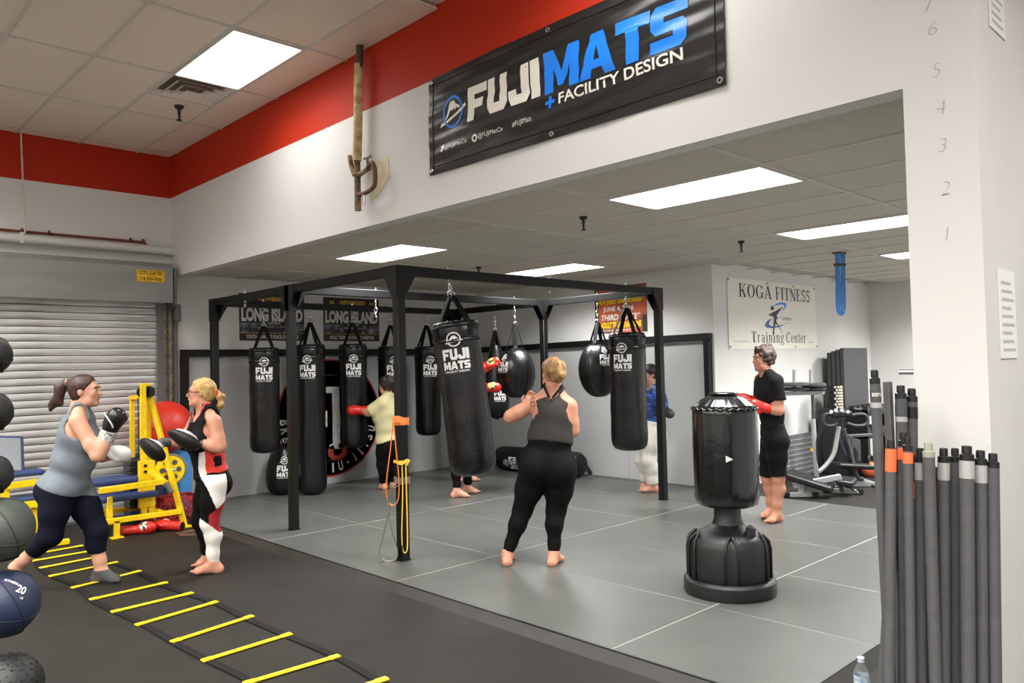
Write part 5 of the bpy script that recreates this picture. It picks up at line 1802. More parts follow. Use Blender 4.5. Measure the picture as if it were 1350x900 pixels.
w.glove('L', -cr3*.9+UPV*.1, -UPV, RG, RG, 1.1)
w.glove('R', -cr3*.9+UPV*.1, -UPV, RG, RG, 1.1)

# ---- boxer hidden behind the largest bag
D = 9.30
J = joints(D, dict(shL=(608, 505, -.02), shR=(622, 506, .20), neck=(613, 494, .06), chest=(613, 520, .06), pel=(612, 568, .05), head=(615, 479, .06),
    elL=(627, 496, -.04), wrL=(640, 484, -.02), elR=(628, 520, .12), wrR=(640, 511, .10), hipL=(607, 574, -.04), hipR=(617, 574, .12),
    knL=(604, 615, -.06), knR=(619, 612, .14), anL=(602, 649, -.08), anR=(616, 642, .18), toeL=(620, 655, -.10), toeR=(633, 646, .16)))
J['face'] = cr3*.9+cf3*.4
for k in 'LR':
    J['toe'+k].z = MATZ+.022
    J['an'+k].z = MATZ+.08
bp = at(610, 650, D)
bp.z = MATZ
w = Person('boxer in red gloves mostly hidden behind the largest swinging bag', bp, J,
           dict(hip=(.155, .12), waist=(.14, .11), chest=(.15, .11), glute=.09, thigh=.08, knee=.055, calf=.05, ankle=.034, uarm=.042, farm=.036, head=.95, h=.011), SK1)
w.pants('leggings', C_LEG, .82, .10, .006)
w.shirt('t_shirt', C_BLACKT, .0, .014, .6, .062)
w.hair(mat('hair_dark', rgb(46, 34, 28), .6), .05, .6, .014)
GY = mat('glove_print', rgb(232, 218, 130), .5, col2=rgb(26, 26, 26), vscale=26, lo=.5, hi=.54)
w.glove('L', cr3*.85+UPV*.5, -UPV, RG, RG, 1.08, GY)
w.glove('R', cr3*.95+UPV*.05, -UPV, RG, RG, 1.08, GY)

# ---- second trainee far behind the largest bag, only a foot shows
D = 10.55
J = joints(D, dict(shL=(602, 505, .1), shR=(622, 505, -.1), neck=(612, 496, 0), chest=(612, 517, 0), pel=(613, 556, 0), head=(611, 483, 0),
    elL=(600, 522, .1), wrL=(604, 512, -.1), elR=(622, 522, -.1), wrR=(616, 512, -.2), hipL=(608, 562, .05), hipR=(618, 562, -.05),
    knL=(607, 594, 0), knR=(618, 594, -.05), anL=(606, 622, 0), anR=(619, 622, -.05), toeL=(606, 626, -.18), toeR=(632, 627, -.10)))
J['face'] = -cf3
for k in 'LR':
    J['toe'+k].z = MATZ+.022
    J['an'+k].z = MATZ+.08
bp = at(612, 625, D)
bp.z = MATZ
w = Person('trainee behind the largest bag with only a bare foot showing', bp, J,
           dict(hip=(.15, .12), waist=(.13, .11), chest=(.15, .11), glute=.09, thigh=.08, knee=.055, calf=.05, ankle=.034, uarm=.042, farm=.036, head=.93, h=.012,
                handL=(-cf3+UPV*.2, cr3), handR=(-cf3+UPV*.2, -cr3)), SK1)
w.pants('leggings', C_LEG, .8, .10, .006)
w.shirt('t_shirt', C_BLACKT, .0, .014, .6, .062)
w.hair(mat('hair_dark', rgb(46, 34, 28), .6), .05, .6, .014)

# ---- man in blue rash guard and white gi trousers
D = depth_of(on_floor(852, 647, MATZ))
J = joints(D, dict(shL=(869, 519, -.16), shR=(856, 516, .18), neck=(861, 511, 0), chest=(865, 532, 0), pel=(860, 566, 0), head=(856, 494, .0),
    elL=(873, 533, -.24), wrL=(874, 538, -.05), elR=(849, 536, .22), wrR=(838, 520, .16), hipL=(862, 572, -.09), hipR=(857, 572, .09),
    knL=(855, 607, -.10), knR=(847, 605, .13), anL=(861, 639, -.06), anR=(851, 632, .14), toeL=(843, 648, -.10), toeR=(842, 638, .12)))
J['face'] = -cr3*.85-cf3*.25-UPV*.22
for k in 'LR':
    J['toe'+k].z = MATZ+.022
    J['an'+k].z = MATZ+.08
bp = at(853, 645, D)
bp.z = MATZ
w = Person('dark haired man in blue rash guard and white gi trousers beside the rack post', bp, J,
           dict(hip=(.155, .12), waist=(.15, .115), chest=(.175, .125), glute=.09, thigh=.085, knee=.06, calf=.055, ankle=.037, uarm=.048, farm=.042, h=.010), SK1)
w.pants('gi_trousers', mat('gi_white', rgb(214, 210, 198), .9, var=.05, vscale=12), .82, .10, .028, .009, 26.)
RBG_ = mat('rash_guard_blue', rgb(48, 92, 168), .6, col2=rgb(20, 40, 92), vscale=4, stretch=(1, 1, 5), lo=.48, hi=.52)
w.shirt('rash_guard', RBG_, -.02, .010, 1.5, .062, wrinkle=.002)
w.hair(mat('hair_black', rgb(28, 22, 20), .5), .052, .6, .012, (), .002)
w.glove('L', cr3*.45-UPV*.5-cf3*.5, cr3, mat('glove_grey', rgb(58, 58, 60), .5), M_GREYP, .95)
w.glove('R', -cr3*.8+UPV*.3, -UPV, mat('glove_grey', rgb(58, 58, 60), .5), M_GREYP, .95)

# ---- young man in black t-shirt and shorts
D = depth_of(on_floor(1020, 686, MATZ))
J = joints(D, dict(shL=(1024, 503, -.16), shR=(1003, 502, .18), neck=(1010, 493, .01), chest=(1014, 520, 0), pel=(1020, 572, 0), head=(1006, 474, .0),
    elL=(1027, 541, -.17), wrL=(1007, 537, -.16), elR=(1003, 540, .18), wrR=(992, 528, .08), hipL=(1023, 582, -.085), hipR=(1017, 582, .09),
    knL=(1026, 630, -.09), knR=(1011, 630, .12), anL=(1024, 679, -.07), anR=(1017, 661, .16), toeL=(1012, 690, -.15), toeR=(1000, 673, .10)))
J['face'] = -cr3*.95-cf3*.2
for k in 'LR':
    J['toe'+k].z = MATZ+.022
    J['an'+k].z = MATZ+.08
bp = at(1018, 686, D)
bp.z = MATZ
w = Person('curly haired young man in black t-shirt and shorts behind the standing bag', bp, J,
           dict(hip=(.135, .10), waist=(.13, .10), chest=(.155, .112), glute=.06, thigh=.074, knee=.055, calf=.055, ankle=.036, uarm=.043, farm=.040, head=.98), SK2)
w.pants('shorts', mat('shorts_black', rgb(13, 13, 15), .8, spec=.15), -.16, .10, .022, .006, 20.)
w.shirt('t_shirt', mat('shirt_charcoal', rgb(22, 22, 25), .85, spec=.15), -.02, .012, .55, .064, wrinkle=.006)
E = w.E
w.hair(mat('hair_curly_brown', rgb(70, 50, 40), .6, col2=rgb(44, 30, 25), vscale=50), .062, .5, .02, [rc(E(0, .05, .1), E(0, -.06, .12), .036, .04)], .009, 105., low=-.05)
MB().tube([tuple(w.J['neck']+w.R*.05+w.F*.03+w.U*.03), tuple(w.J['neck']+w.F*.125-w.U*.04), tuple(w.J['neck']+w.F*.15-w.U*.09)], .0024, 5).build('necklace', mat('gold', rgb(220, 190, 120), .3, .8), w.t)
w.glove('L', -cr3*.9+UPV*.25, -cf3, RG, RG, .95)
w.glove('R', -cr3*.8+UPV*.2, -UPV, RG, RG, .95)
# ------------------------------------------------------------------ left side: machines, ball, gloves, rack of medicine balls, ladder
def onY(px, py, Y):
    d = at(px, py, 1)-CPOS
    return CPOS+d*(Y/d.y)
def onX(px, py, X):
    d = at(px, py, 1)-CPOS
    return CPOS+d*(X/d.x)
M_NAVYP = mat('navy_pad', rgb(44, 62, 106), .5, var=.1, bump=.2, bscale=30)
t = thing('weight_machine', 'yellow framed weight machine with blue bench pads and a pulley tower', 'machine', (2.6, 8.5, 0))
iv = W(t)
YF, YM, YB = 8.24, 8.5, 8.85
def tub(name, a, b, w=.05, h=.05, m=M_YEL, par=None):
    return MB().bar(a, b, w, h).build(name, m, par or t, inv=iv, bevel=.004, seg=1)
zr = .12
fx = [2.50, 3.13]
tub('base_rail', (2.34, YF, zr+.05), (3.12, YF, zr+.05))
tub('base_rail', (2.34, YB, zr+.05), (3.12, YB, zr+.05))
tub('cross_rail', (2.40, YF, zr+.05), (2.40, YB, zr+.05))
tub('cross_rail', (2.95, YF, zr+.05), (2.95, YB, zr+.05))
for x, y in ((2.50, YF), (2.42, YB), (3.0, YB)):
    l = tub('leg', (x, y, 0), (x, y, zr+.05), .05, .05)
    MB().box((x, y, .006), (.11, .09, .012)).build('foot_plate', M_YEL, l, inv=iv)
a, b = onY(198, 522, YM), Vector((3.16, YF, 0.0))
l = tub('brace', a, b, .055, .045)
MB().box((3.18, YF, .006), (.16, .08, .012)).build('foot_plate', M_YEL, l, inv=iv)
top = onY(190, 505, YM)
for dx in (-.035, .035):
    tub('upright', (top.x+dx, YM-.03+dx, zr), (top.x+dx, YM-.03+dx, top.z), .03, .06)
for dx in (-.06, .0):
    p = Vector((top.x+dx+.03, YM-.05, top.z-.09))
    MB().lathe([(0, -.012), (.06, -.012), (.052, 0), (.06, .012), (0, .012)], p, 20, Matrix.Rotation(math.pi/2, 3, 'X')).build('pulley', M_BLACK, t, 40, inv=iv)
ul = onY(174, 524, 8.72)
tub('upright', (ul.x, 8.72, .72), (ul.x, 8.72, ul.z+.02), .045, .045)
tub('top_beam', (ul.x-.02, 8.72, ul.z), (top.x+.08, YM, onY(198, 522, YM).z), .045, .045)
c = MB()
for px_ in (182, 186):
    p = onY(px_, 530, 8.55)
    c.cyl((p.x, 8.55, .75), (p.x, 8.55, p.z+.05), .005, n=6)
c.build('cable', M_BLACK, t, inv=iv)
p0, p1 = onY(177, 606, 8.6), onY(190, 668, 8.6)
for k in range(9):
    z = p1.z+(p0.z-p1.z)*(k+.5)/9
    MB().box(((p0.x+p1.x)/2-.02, 8.62, z), (.18, .16, (p0.z-p1.z)/9-.006)).build('weight_plate', M_BLACK, t, inv=iv, bevel=.004, seg=1)
q0, q1 = onY(183, 608, 8.42), onY(205, 667, 8.42)
MB().box(((q0.x+q1.x)/2, 8.44, (q0.z+q1.z)/2), (q1.x-q0.x, .05, q0.z-q1.z)).build('shield_plate', M_YEL, t, inv=iv, bevel=.006)
bk = MB()
for dz in (-.05, -.11):
    bk.cyl(((q0.x+q1.x)/2-.02, 8.40, q0.z+dz), ((q0.x+q1.x)/2-.02, 8.42, q0.z+dz), .016, n=10)
bk.build('adjust_knob', M_BLACK, t, inv=iv)
a, b = onY(118, 634, 8.55), onY(185, 627, 8.55)
MB().box(((a.x+b.x)/2, 8.60, (a.z+b.z)/2-.02), (b.x-a.x, .32, .07)).build('bench_pad', M_NAVYP, t, inv=iv, bevel=.025, seg=3)
a, b = onY(132, 660, 8.38), onY(207, 651, 8.38)
MB().box(((a.x+b.x)/2, 8.46, (a.z+b.z)/2+.01), (b.x-a.x, .28, .06)).build('lower_pad', M_NAVYP, t, inv=iv, bevel=.02, seg=3)
a, b = onY(131, 647, 8.22), onY(218, 634, 8.22)
la = tub('lever_arm', a, b, .05, .055)
c2 = onY(197, 620, 8.36)
tub('lever_fork', c2, onY(222, 640, 8.22), .05, .05)
MB().cyl(onY(219, 636, 8.21), onY(226, 649, 8.16), .026, n=12).build('handle_grip', M_GREYP, t, 40, inv=iv)
dc = onY(224, 619, 8.40)
MB().cyl(dc+Vector((0, .02, 0)), dc+Vector((0, -.02, 0)), .145, n=36).build('cam_disc', M_YEL, t, 40, inv=iv)
MB().cyl(dc+Vector((.03, .05, .0)), dc+Vector((.03, .02, 0)), .165, n=36).build('outer_disc', mat('disc_steel', rgb(150, 150, 150), .3, .7), t, 40, inv=iv)
MB().cyl(dc+Vector((-.06, -.04, .0)), dc+Vector((.04, -.04, 0)), .018, n=12).build('axle', M_CHROME, t, 40, inv=iv)
for k in range(6):
    a_ = k*math.pi/3
    hl = MB().cyl(dc+Vector((math.cos(a_)*.085, -.0205, math.sin(a_)*.085)), dc+Vector((math.cos(a_)*.085, -.022, math.sin(a_)*.085)), .028, n=14)
    hl.build('disc_hole', M_GREYP, t, inv=iv)
lg = onY(146, 672, 8.3)
tub('seat_post', (lg.x, 8.34, zr), (lg.x, 8.34, onY(146, 655, 8.3).z), .05, .05)
tub('seat_post', (2.9, 8.46, zr), (2.9, 8.46, .40), .06, .06)

# second yellow machine at the edge of the picture
t = thing('weight_machine', 'second yellow machine with upright blue backrest at the picture edge', 'machine', (1.75, 8.6, 0))
iv = W(t)
a, b = onY(-2, 578, 8.6), onY(17, 622, 8.6)
MB().bar(onY(4, 622, 8.55), onY(3, 578, 8.75), .30, .05, (0, 1, 0)).build('backrest', mat('grey_pad_face', rgb(128, 132, 138), .6), t, inv=iv, bevel=.01)
MB().bar(onY(4.5, 624, 8.56), onY(3.5, 575, 8.77), .34, .04, (0, 1, 0)).build('backrest_trim', M_NAVYP, t, inv=iv, bevel=.012)
a, b = onY(2, 622, 8.5), onY(58, 618, 8.5)
MB().box(((a.x+b.x)/2-.1, 8.58, (a.z+b.z)/2-.03), (b.x-a.x+.2, .30, .05)).build('seat_pad', M_NAVYP, t, inv=iv, bevel=.018, seg=3)
tub('seat_rail', onY(8, 641, 8.45), onY(49, 635, 8.45), .05, .06)
MB().cyl(onY(49, 640, 8.40), onY(49, 640, 8.56), .03, n=14).build('seat_rail_cap', M_YEL, t, 40, inv=iv)
a, b = onY(0, 660, 8.5), onY(60, 655, 8.5)
MB().box(((a.x+b.x)/2-.1, 8.55, (a.z+b.z)/2), (b.x-a.x+.2, .26, .05)).build('lower_pad', M_NAVYP, t, inv=iv, bevel=.018, seg=3)
tub('lower_rail', onY(-20, 672, 8.40), onY(56, 663, 8.40), .055, .06)
pz = onY(6, 655, 8.5)
tub('upright', (pz.x, 8.5, 0), (pz.x, 8.5, pz.z+.12), .07, .07)
pz = onY(44, 660, 8.5)
tub('leg', (pz.x, 8.45, 0), (pz.x, 8.45, pz.z), .055, .055)
tub('base_rail', (1.3, 8.3, .03), (2.1, 8.3, .03), .05, .05)
tub('base_rail', (1.3, 8.75, .03), (2.1, 8.75, .03), .05, .05)

# folded mats, crate and red ball in the corner
o = MB().box((3.05, 9.10, .36), (.36, .26, .72)).build('folded_mat', mat('mat_navy', rgb(32, 44, 84), .6), bevel=.02)
tag(o, 'navy folded mat standing under the red exercise ball', 'mat')
o = MB().box((3.42, 9.02, .38), (.14, .30, .66)).build('folded_mat', mat('mat_sky_blue', rgb(68, 140, 204), .6), bevel=.02)
tag(o, 'light blue folded mat standing beside the navy mat', 'mat')
bc = Vector((3.20, 8.86, 1.008))
bt = thing('exercise_ball', 'large red exercise ball behind the blonde woman', 'ball', (bc.x, bc.y, bc.z-.295))
MB().sphere((0, 0, .295), .285, 40, 24).build('shell', mat('ball_red', rgb(214, 52, 36), .42), bt, True)
MB().cyl((-.2, -.2, .295), (-.204, -.204, .295), .012, n=10).build('valve', mat('ball_valve', rgb(150, 30, 24), .5), bt)
ct = thing('crate', 'red plastic lattice crate on the floor behind the yellow machine', 'crate', (3.22, 8.62, 0), 0)
M_CR = mat('crate_red', rgb(168, 36, 28), .5)
cx, cy, cz = .36, .30, .28
for sx, sy, w_, dx_, dy_ in ((0, -cy/2, cx, 1, 0), (0, cy/2, cx, 1, 0), (-cx/2, 0, cy, 0, 1), (cx/2, 0, cy, 0, 1)):
    s_ = MB()
    u = Vector((dx_, dy_, 0))
    c0 = Vector((sx, sy, 0))
    for z in (.015, cz-.015):
        s_.bar(c0-u*w_/2+Vector((0, 0, z)), c0+u*w_/2+Vector((0, 0, z)), .012, .03)
    for k in range(-6, 7):
        a_ = c0+u*(k*.06)+Vector((0, 0, .02))
        for sg_ in (-1, 1):
            b_ = a_+u*sg_*(cz-.04)*.75+Vector((0, 0, cz-.04))
            pa, pb = a_.copy(), b_.copy()
            # clip to the panel width
            la_, lb_ = (pa-c0).dot(u), (pb-c0).dot(u)
            lo_, hi_ = 0.0, 1.0
            if la_ != lb_:
                for lim in (-w_/2, w_/2):
                    tt_ = (lim-la_)/(lb_-la_)
                    if (lim < 0) == (la_ < lb_):
                        lo_ = max(lo_, tt_)
                    else:
                        hi_ = min(hi_, tt_)
            if hi_-lo_ > .05:
                s_.bar(pa.lerp(pb, lo_), pa.lerp(pb, hi_), .008, .009)
    s_.build('side_panel', M_CR, ct)
MB().box((0, 0, .008), (cx, cy, .016)).build('bottom', M_CR, ct)
bx_ = thing('box', 'small red box with white lettering beside the lattice crate', 'box', (2.98, 8.72, 0))
MB().box((0, 0, .15), (.12, .22, .30)).build('carton', mat('carton_red', rgb(150, 26, 22), .5), bx_, bevel=.004)
decal(MB(), font_text('Kung Fu', .2, .045, 0, 0, bold=.02), lambda a, b: Vector((-.02+b*1.1-.0, -.1115, .25-a))).build('lettering', M_WPR, bx_)

def loose_glove(px_, py_, yaw, label, roll=0.0):
    p = on_floor(px_, py_, 0)
    t = thing('boxing_glove', label, 'glove', p, yaw, 'red gloves lying on the floor')
    A3 = np.eye(3)
    G = Grid((-.22, -.12, -.01), (.2, .14, .16), .006)
    pr = [el((.085, 0, .062), A3, (.075, .062, .058)), el((.05, 0, .058), A3, (.08, .058, .052)), rc((-.01, 0, .05), (.05, 0, .055), .042, .05), ('k', .012, rc((.03, .058, .06), (.10, .05, .085), .022, .022))]
    net_object('fist', G, field(G, pr, .02), RG, t)
    net_object('long_cuff', G, field(G, [rc((-.16, 0, .048), (-.01, 0, .050), .046, .044, ((np.array([-.165, 0, 0]), np.array([-1., 0, 0])),))], .01), mat('glove_red_cuff', rgb(196, 44, 30), .45), t)
    a = field(G, [el((.05, -.02, .075), A3, (.05, .05, .055))], .01)
    net_object('print_patch', G, np.maximum(a, field(G, pr, .02)-.003), mat('glove_leopard', rgb(222, 212, 190), .5, col2=rgb(40, 30, 26), vscale=30, lo=.47, hi=.55), t)
    MB().cyl((-.17, 0, .048), (-.162, 0, .048), .038, n=18).build('opening', M_BLACK, t)
cam_right = math.atan2(cr3.y, cr3.x)
loose_glove(184, 704, cam_right+.25, 'red boxing glove on the floor pointing right, nearer the bench')
loose_glove(222, 699, cam_right+math.pi-.25, 'red boxing glove on the floor pointing left, beside its mate')
p = on_floor(252, 702, 0)
crd = MB().tube(smooth_pts([p+Vector((math.cos(a_)*r_, math.sin(a_)*r_*.8, .006)) for a_, r_ in ((0, .12), (1.2, .1), (2.6, .14), (4, .1), (5.2, .13), (6.6, .07), (8.4, .05), (10, .16), (11, .24))], 6), .005, 6)
tag(crd.build('jump_rope', mat('rope_brown', rgb(120, 84, 64), .6), smooth=True), 'thin brown rope coiled on the floor beside the gloves', 'rope')

# medicine ball rack at the picture edge
DB = 3.6
r0 = at(-45, 700, DB)
rt = thing('ball_rack', 'black upright rack carrying medicine balls at the picture edge', 'rack', (r0.x, r0.y, 0))
iv = W(rt)
MB().box((r0.x, r0.y, .95), (.06, .06, 1.9)).build('post', M_STEEL, rt, inv=iv, bevel=.004)
for ax_ in ((.35, 0), (0, .35)):
    MB().box((r0.x, r0.y, .02), (ax_[0]*1.6+.06, ax_[1]*1.6+.06, .04)).build('foot', M_STEEL, rt, inv=iv)
M_MB1 = mat('medball_black', rgb(28, 29, 29), .5, var=.1, bump=.25, bscale=90)
M_MB2 = mat('medball_green_grey', rgb(64, 70, 64), .55, var=.1, bump=.2, bscale=60)
M_MB3 = mat('medball_navy', rgb(34, 44, 70), .5, var=.1, bump=.2, bscale=60)
def med_ball(px_, py_, rpx, m, label, D=DB, seams=True, knob=False):
    c = at(px_, py_, D)
    r = rpx*D/CAM_F
    t = thing('medicine_ball', label, 'ball', (c.x, c.y, c.z-r), 0, 'medicine balls on the rack')
    MB().sphere((0, 0, r), r, 40, 24).build('shell', m, t, True)
    if seams:
        for k, axv in enumerate(((1, .2, .4), (-.3, 1, .3), (.2, -.4, 1))):
            MB().ring((0, 0, r), r*.999, .0035, axv, 48, 5).build('seam', mat(m.name+'_seam', tuple(v*.5 for v in m.node_tree.nodes['Principled BSDF'].inputs['Base Color'].default_value[:3])+(1,), .7), t, True)
    if knob:
        s_ = MB()
        n_ = 260
        for k in range(n_):
            z = 1-2*(k+.5)/n_
            a_ = k*2.39996
            q = Vector((math.sqrt(1-z*z)*math.cos(a_), math.sqrt(1-z*z)*math.sin(a_), z))
            x_, y_, _ = ortho(q)
            R_ = Matrix((x_, y_, q)).transposed()
            s_.box(Vector((0, 0, r))+q*r, (.018, .008, .006), R=R_ @ Matrix.Rotation((k % 2)*1.57, 3, 'Z'))
        o_ = s_.build('grip_tread', m, t)
        o_['kind'] = 'stuff'
    return t, c, r
specs = [(-12, 468, 25, M_MB1, 'small black medicine ball, highest on the rack'), (-12, 543, 26, M_MB1, 'small black medicine ball, second from the rack top'),
         (-12, 626, 26, M_MB1, 'small black medicine ball resting just above the grey green ball'), (-1, 698, 42, M_MB2, 'grey green medicine ball with stitched panels on the rack')]
for s_ in specs:
    t, c, r = med_ball(*s_)
    MB().ring((c.x, c.y, c.z-r*.86), r*.5, .008, (0, 0, 1), 28, 6).build('ring_holder', M_STEEL, rt, True, inv=iv)
    MB().bar((r0.x, r0.y, c.z-r*.86), (c.x+(r0.x-c.x)*.3, c.y+(r0.y-c.y)*.3, c.z-r*.86), .02, .02).build('arm', M_STEEL, rt, inv=iv)
t, c, r = med_ball(5, 795, 43, M_MB3, 'navy blue twenty pound medicine ball low on the rack')
MB().ring((c.x, c.y, c.z-r*.86), r*.5, .008, (0, 0, 1), 28, 6).build('ring_holder', M_STEEL, rt, True, inv=iv)
MB().bar((r0.x, r0.y, c.z-r*.86), (c.x+(r0.x-c.x)*.3, c.y+(r0.y-c.y)*.3, c.z-r*.86), .02, .02).build('arm', M_STEEL, rt, inv=iv)
def ball_fn(cx_, cy_, cz_, r, px0, py0, D):
    tgt = at(px0, py0, D-r*.6)
    n = (tgt-Vector((cx_, cy_, cz_))).normalized()
    u = (cr3-n*n.dot(cr3)).normalized()
    v = n.cross(u)
    def f_(a, b):
        q = (n*r+u*a+v*b).normalized()*(r+.0015)
        return q+Vector((0, 0, r))
    return f_
f_ = ball_fn(c.x, c.y, c.z, r, 38, 771, DB)
decal(MB(), font_text('20', .040, .038, -.02, -.01, bold=.02)+font_text('LB', .014, .010, .012, -.03), f_).build('lettering', M_WPR, t)
f_ = ball_fn(c.x, c.y, c.z, r, 18, 757, DB)
decal(MB(), font_text('FITNESS', .06, .012, -.03, 0, bold=.02), f_).build('lettering', M_WPR, t)
med_ball(9, 906, 43, M_MB1, 'black slam ball with raised tread on the floor', D=3.50, seams=False, knob=True)[0]['group'] = 'balls on the floor'

# agility ladder on the rubber floor
ld = thing('agility_ladder', 'yellow rung agility ladder laid out on the black floor', 'ladder', (1.95, 5.6, 0))
iv = W(ld)
M_RUNG = mat('rung_yellow', rgb(240, 216, 30), .45)
rungs = [((1.79, 8.06), (2.13, 8.09)), ((1.70, 7.775), (2.12, 7.785)), ((1.688, 7.44), (2.13, 7.49)), ((1.673, 7.075), (2.144, 7.145)), ((1.703, 6.565), (2.177, 6.68)), ((1.705, 6.12), (2.195, 6.16)),
         ((1.719, 5.69), (2.217, 5.726)), ((1.74, 5.28), (2.247, 5.373)), ((1.779, 4.794), (2.275, 4.886)), ((1.784, 4.351), (2.279, 4.386)), ((1.804, 3.875), (2.286, 3.855)), ((1.82, 3.422), (2.289, 3.396))]
for a, b in rungs:
    a3, b3 = Vector((a[0], a[1], .010)), Vector((b[0], b[1], .010))
    dd = (b3-a3).normalized()
    rg_ = MB().bar(a3-dd*.02, b3+dd*.02, .034, .006).build('rung', M_RUNG, ld, inv=iv)
    e_ = MB()
    for q in (a3, b3):
        e_.bar(q-dd*.03, q+dd*.03, .042, .008)
    e_.build('end_clip', M_RUNG, rg_, inv=iv)
for k in (0, 1):
    pts = [Vector((r_[k][0]+.018*math.sin(i*2.1), r_[k][1], .006)) for i, r_ in enumerate(rungs)]
    MB().tube(smooth_pts(pts, 6), 0, flat=(.048, .004), up=(1, 0, 0)).build('strap', M_STRAP, ld, inv=iv)

# ------------------------------------------------------------------ right side: body bars in a bin, bottle, marks and notices
M_FOAM = mat('bar_foam', rgb(80, 80, 81), .75, var=.08, vscale=20, bump=.2, bscale=200)
M_TAPE = mat('silver_tape', rgb(176, 176, 174), .4, .2)
bn = thing('bar_bin', 'low black bin on the floor holding the weighted bars', 'bin', (3.20, 1.08, 0))
for c_, s_ in (((0, -.16, .06), (.34, .012, .12)), ((0, .30, .06), (.34, .012, .12)), ((-.17, .07, .06), (.012, .46, .12)), ((.17, .07, .06), (.012, .46, .12)), ((0, .07, .006), (.34, .46, .012))):
    MB().box(c_, s_).build('side', M_BLACK, bn)
G_BARS = 'weighted bars standing by the column'
bars = [(1153, 494, 1176, 2.98, 13, 'label', 'tallest grey bar with black cap leaning at the left of the bundle'),
        (1170, 503, 1188, 3.12, 13, 'plain', 'tall flat dark bar right behind the leftmost bar'),
        (1187.5, 514, 1192, 3.10, 14, 'label', 'tall grey bar with white label against the column edge'),
        (1202, 518, 1200, 3.11, 14, 'label2', 'tall grey bar with brown cap against the column'),
        (1174.6, 586, 1166, 2.92, 13, 'orange', 'grey bar with bright orange tape wrapped round its top'),
        (1191, 576, 1186, 2.98, 13, 'orangeband', 'grey bar with dark cap above an orange band'),
        (1196.6, 582, 1198, 2.90, 12, 'orangeband2', 'grey bar with grey cap over a faded orange band'),
        (1213, 597, 1212, 2.93, 13, 'silver', 'grey bar with silver taped top beside the orange banded bars'),
        (1224, 590, 1232, 2.88, 15, 'cap', 'grey bar with pale greenish cap'),
        (1244, 597, 1240, 2.92, 14, 'silver', 'grey bar with silver taped top right of the greenish cap'),
        (1259, 597, 1255, 2.95, 13, 'plain', 'plain dark topped bar between two silver taped bars'),
        (1274.5, 594, 1272, 2.86, 17, 'silver', 'widest bar with broad silver tape'),
        (1292.6, 600, 1290, 2.87, 15, 'silver', 'second bar from the right end with silver tape'),
        (1309, 604, 1308, 2.86, 15, 'plain', 'rightmost bar of the bundle'),
        (1182, 612, 1152, 3.0, 13, 'plain', 'grey bar crossing low to the left end of the bundle'),
        (1236, 622, 1222, 2.99, 14, 'plain', 'dark bar set back behind the greenish capped bar'),
        (1283, 628, 1281, 2.97, 14, 'plain', 'dark bar set back beside the widest bar'),
        (1204, 606, 1205, 2.97, 12, 'orange2', 'thin bar with an orange strip near the column edge')]
for px_, py_, pxb, D, wpx, kind, lab in bars:
    tp_ = at(px_, py_, D)
    bt_ = at(pxb, 900, D-.06)
    bt_.z = .015
    t = thing('weighted_bar', lab, 'bar', bt_, 0, G_BARS)
    iv = W(t)
    r = wpx*D/CAM_F/2
    ax_ = (tp_-bt_).normalized()
    if kind == 'plain' and py_ < 520:
        MB().bar(bt_, tp_, r*2, r*1.3, (0, 1, 0)).build('shaft', M_FOAM, t, inv=iv, bevel=.004)
    else:
        MB().cyl(bt_, tp_-ax_*.03, r, n=20).build('shaft', M_FOAM, t, 40, inv=iv)
        MB().lathe([(0, -.036), (r*1.02, -.034), (r*1.02, -.014), (r*.72, -.01), (r*.72, .012), (r*.66, .018), (0, .02)], tp_, 20, Matrix((*ortho(ax_),)).transposed()).build('end_cap', M_BLACK if kind != 'cap' else mat('cap_green', rgb(150, 156, 136), .6), t, 40, inv=iv)
    bandm = {'label': M_WPR, 'label2': M_BLACK, 'orange': M_ORANGE, 'orangeband': M_ORANGE, 'orangeband2': M_ORANGE, 'silver': M_TAPE, 'orange2': M_ORANGE}.get(kind)
    if bandm:
        o0, o1 = {'label': (-.10, -.055), 'label2': (-.10, -.055), 'orange': (-.10, -.015), 'orangeband': (-.085, -.04), 'orangeband2': (-.08, -.04), 'silver': (-.10, -.036), 'orange2': (-.14, -.08)}[kind]
        MB().cyl(tp_+ax_*o0, tp_+ax_*o1, r*1.06, n=20).build('tape_band', bandm if kind not in ('label',) else M_GREYP, t, 40, inv=iv)
        if kind == 'label':
            rr_ = r*1.09
            def fn(a, b, tp_=tp_, ax_=ax_, rr_=rr_, iv=iv):
                th_ = a/rr_
                n_ = (-cf3*math.cos(th_)+cr3*math.sin(th_))
                n_ = (n_-ax_*n_.dot(ax_)).normalized()
                return iv @ (tp_+ax_*(-.092+b)+n_*rr_)
            if px_ < 1160:
                decal(MB(), cut_shapes(font_text('BODY BAR', .052, .014, -.022, .010, bold=.03), .01), fn).build('lettering', M_WPR, t)
            MB().cyl(tp_-ax_*.125, tp_-ax_*.105, r*1.05, n=20).build('label_band', M_TAPE, t, 40, inv=iv)

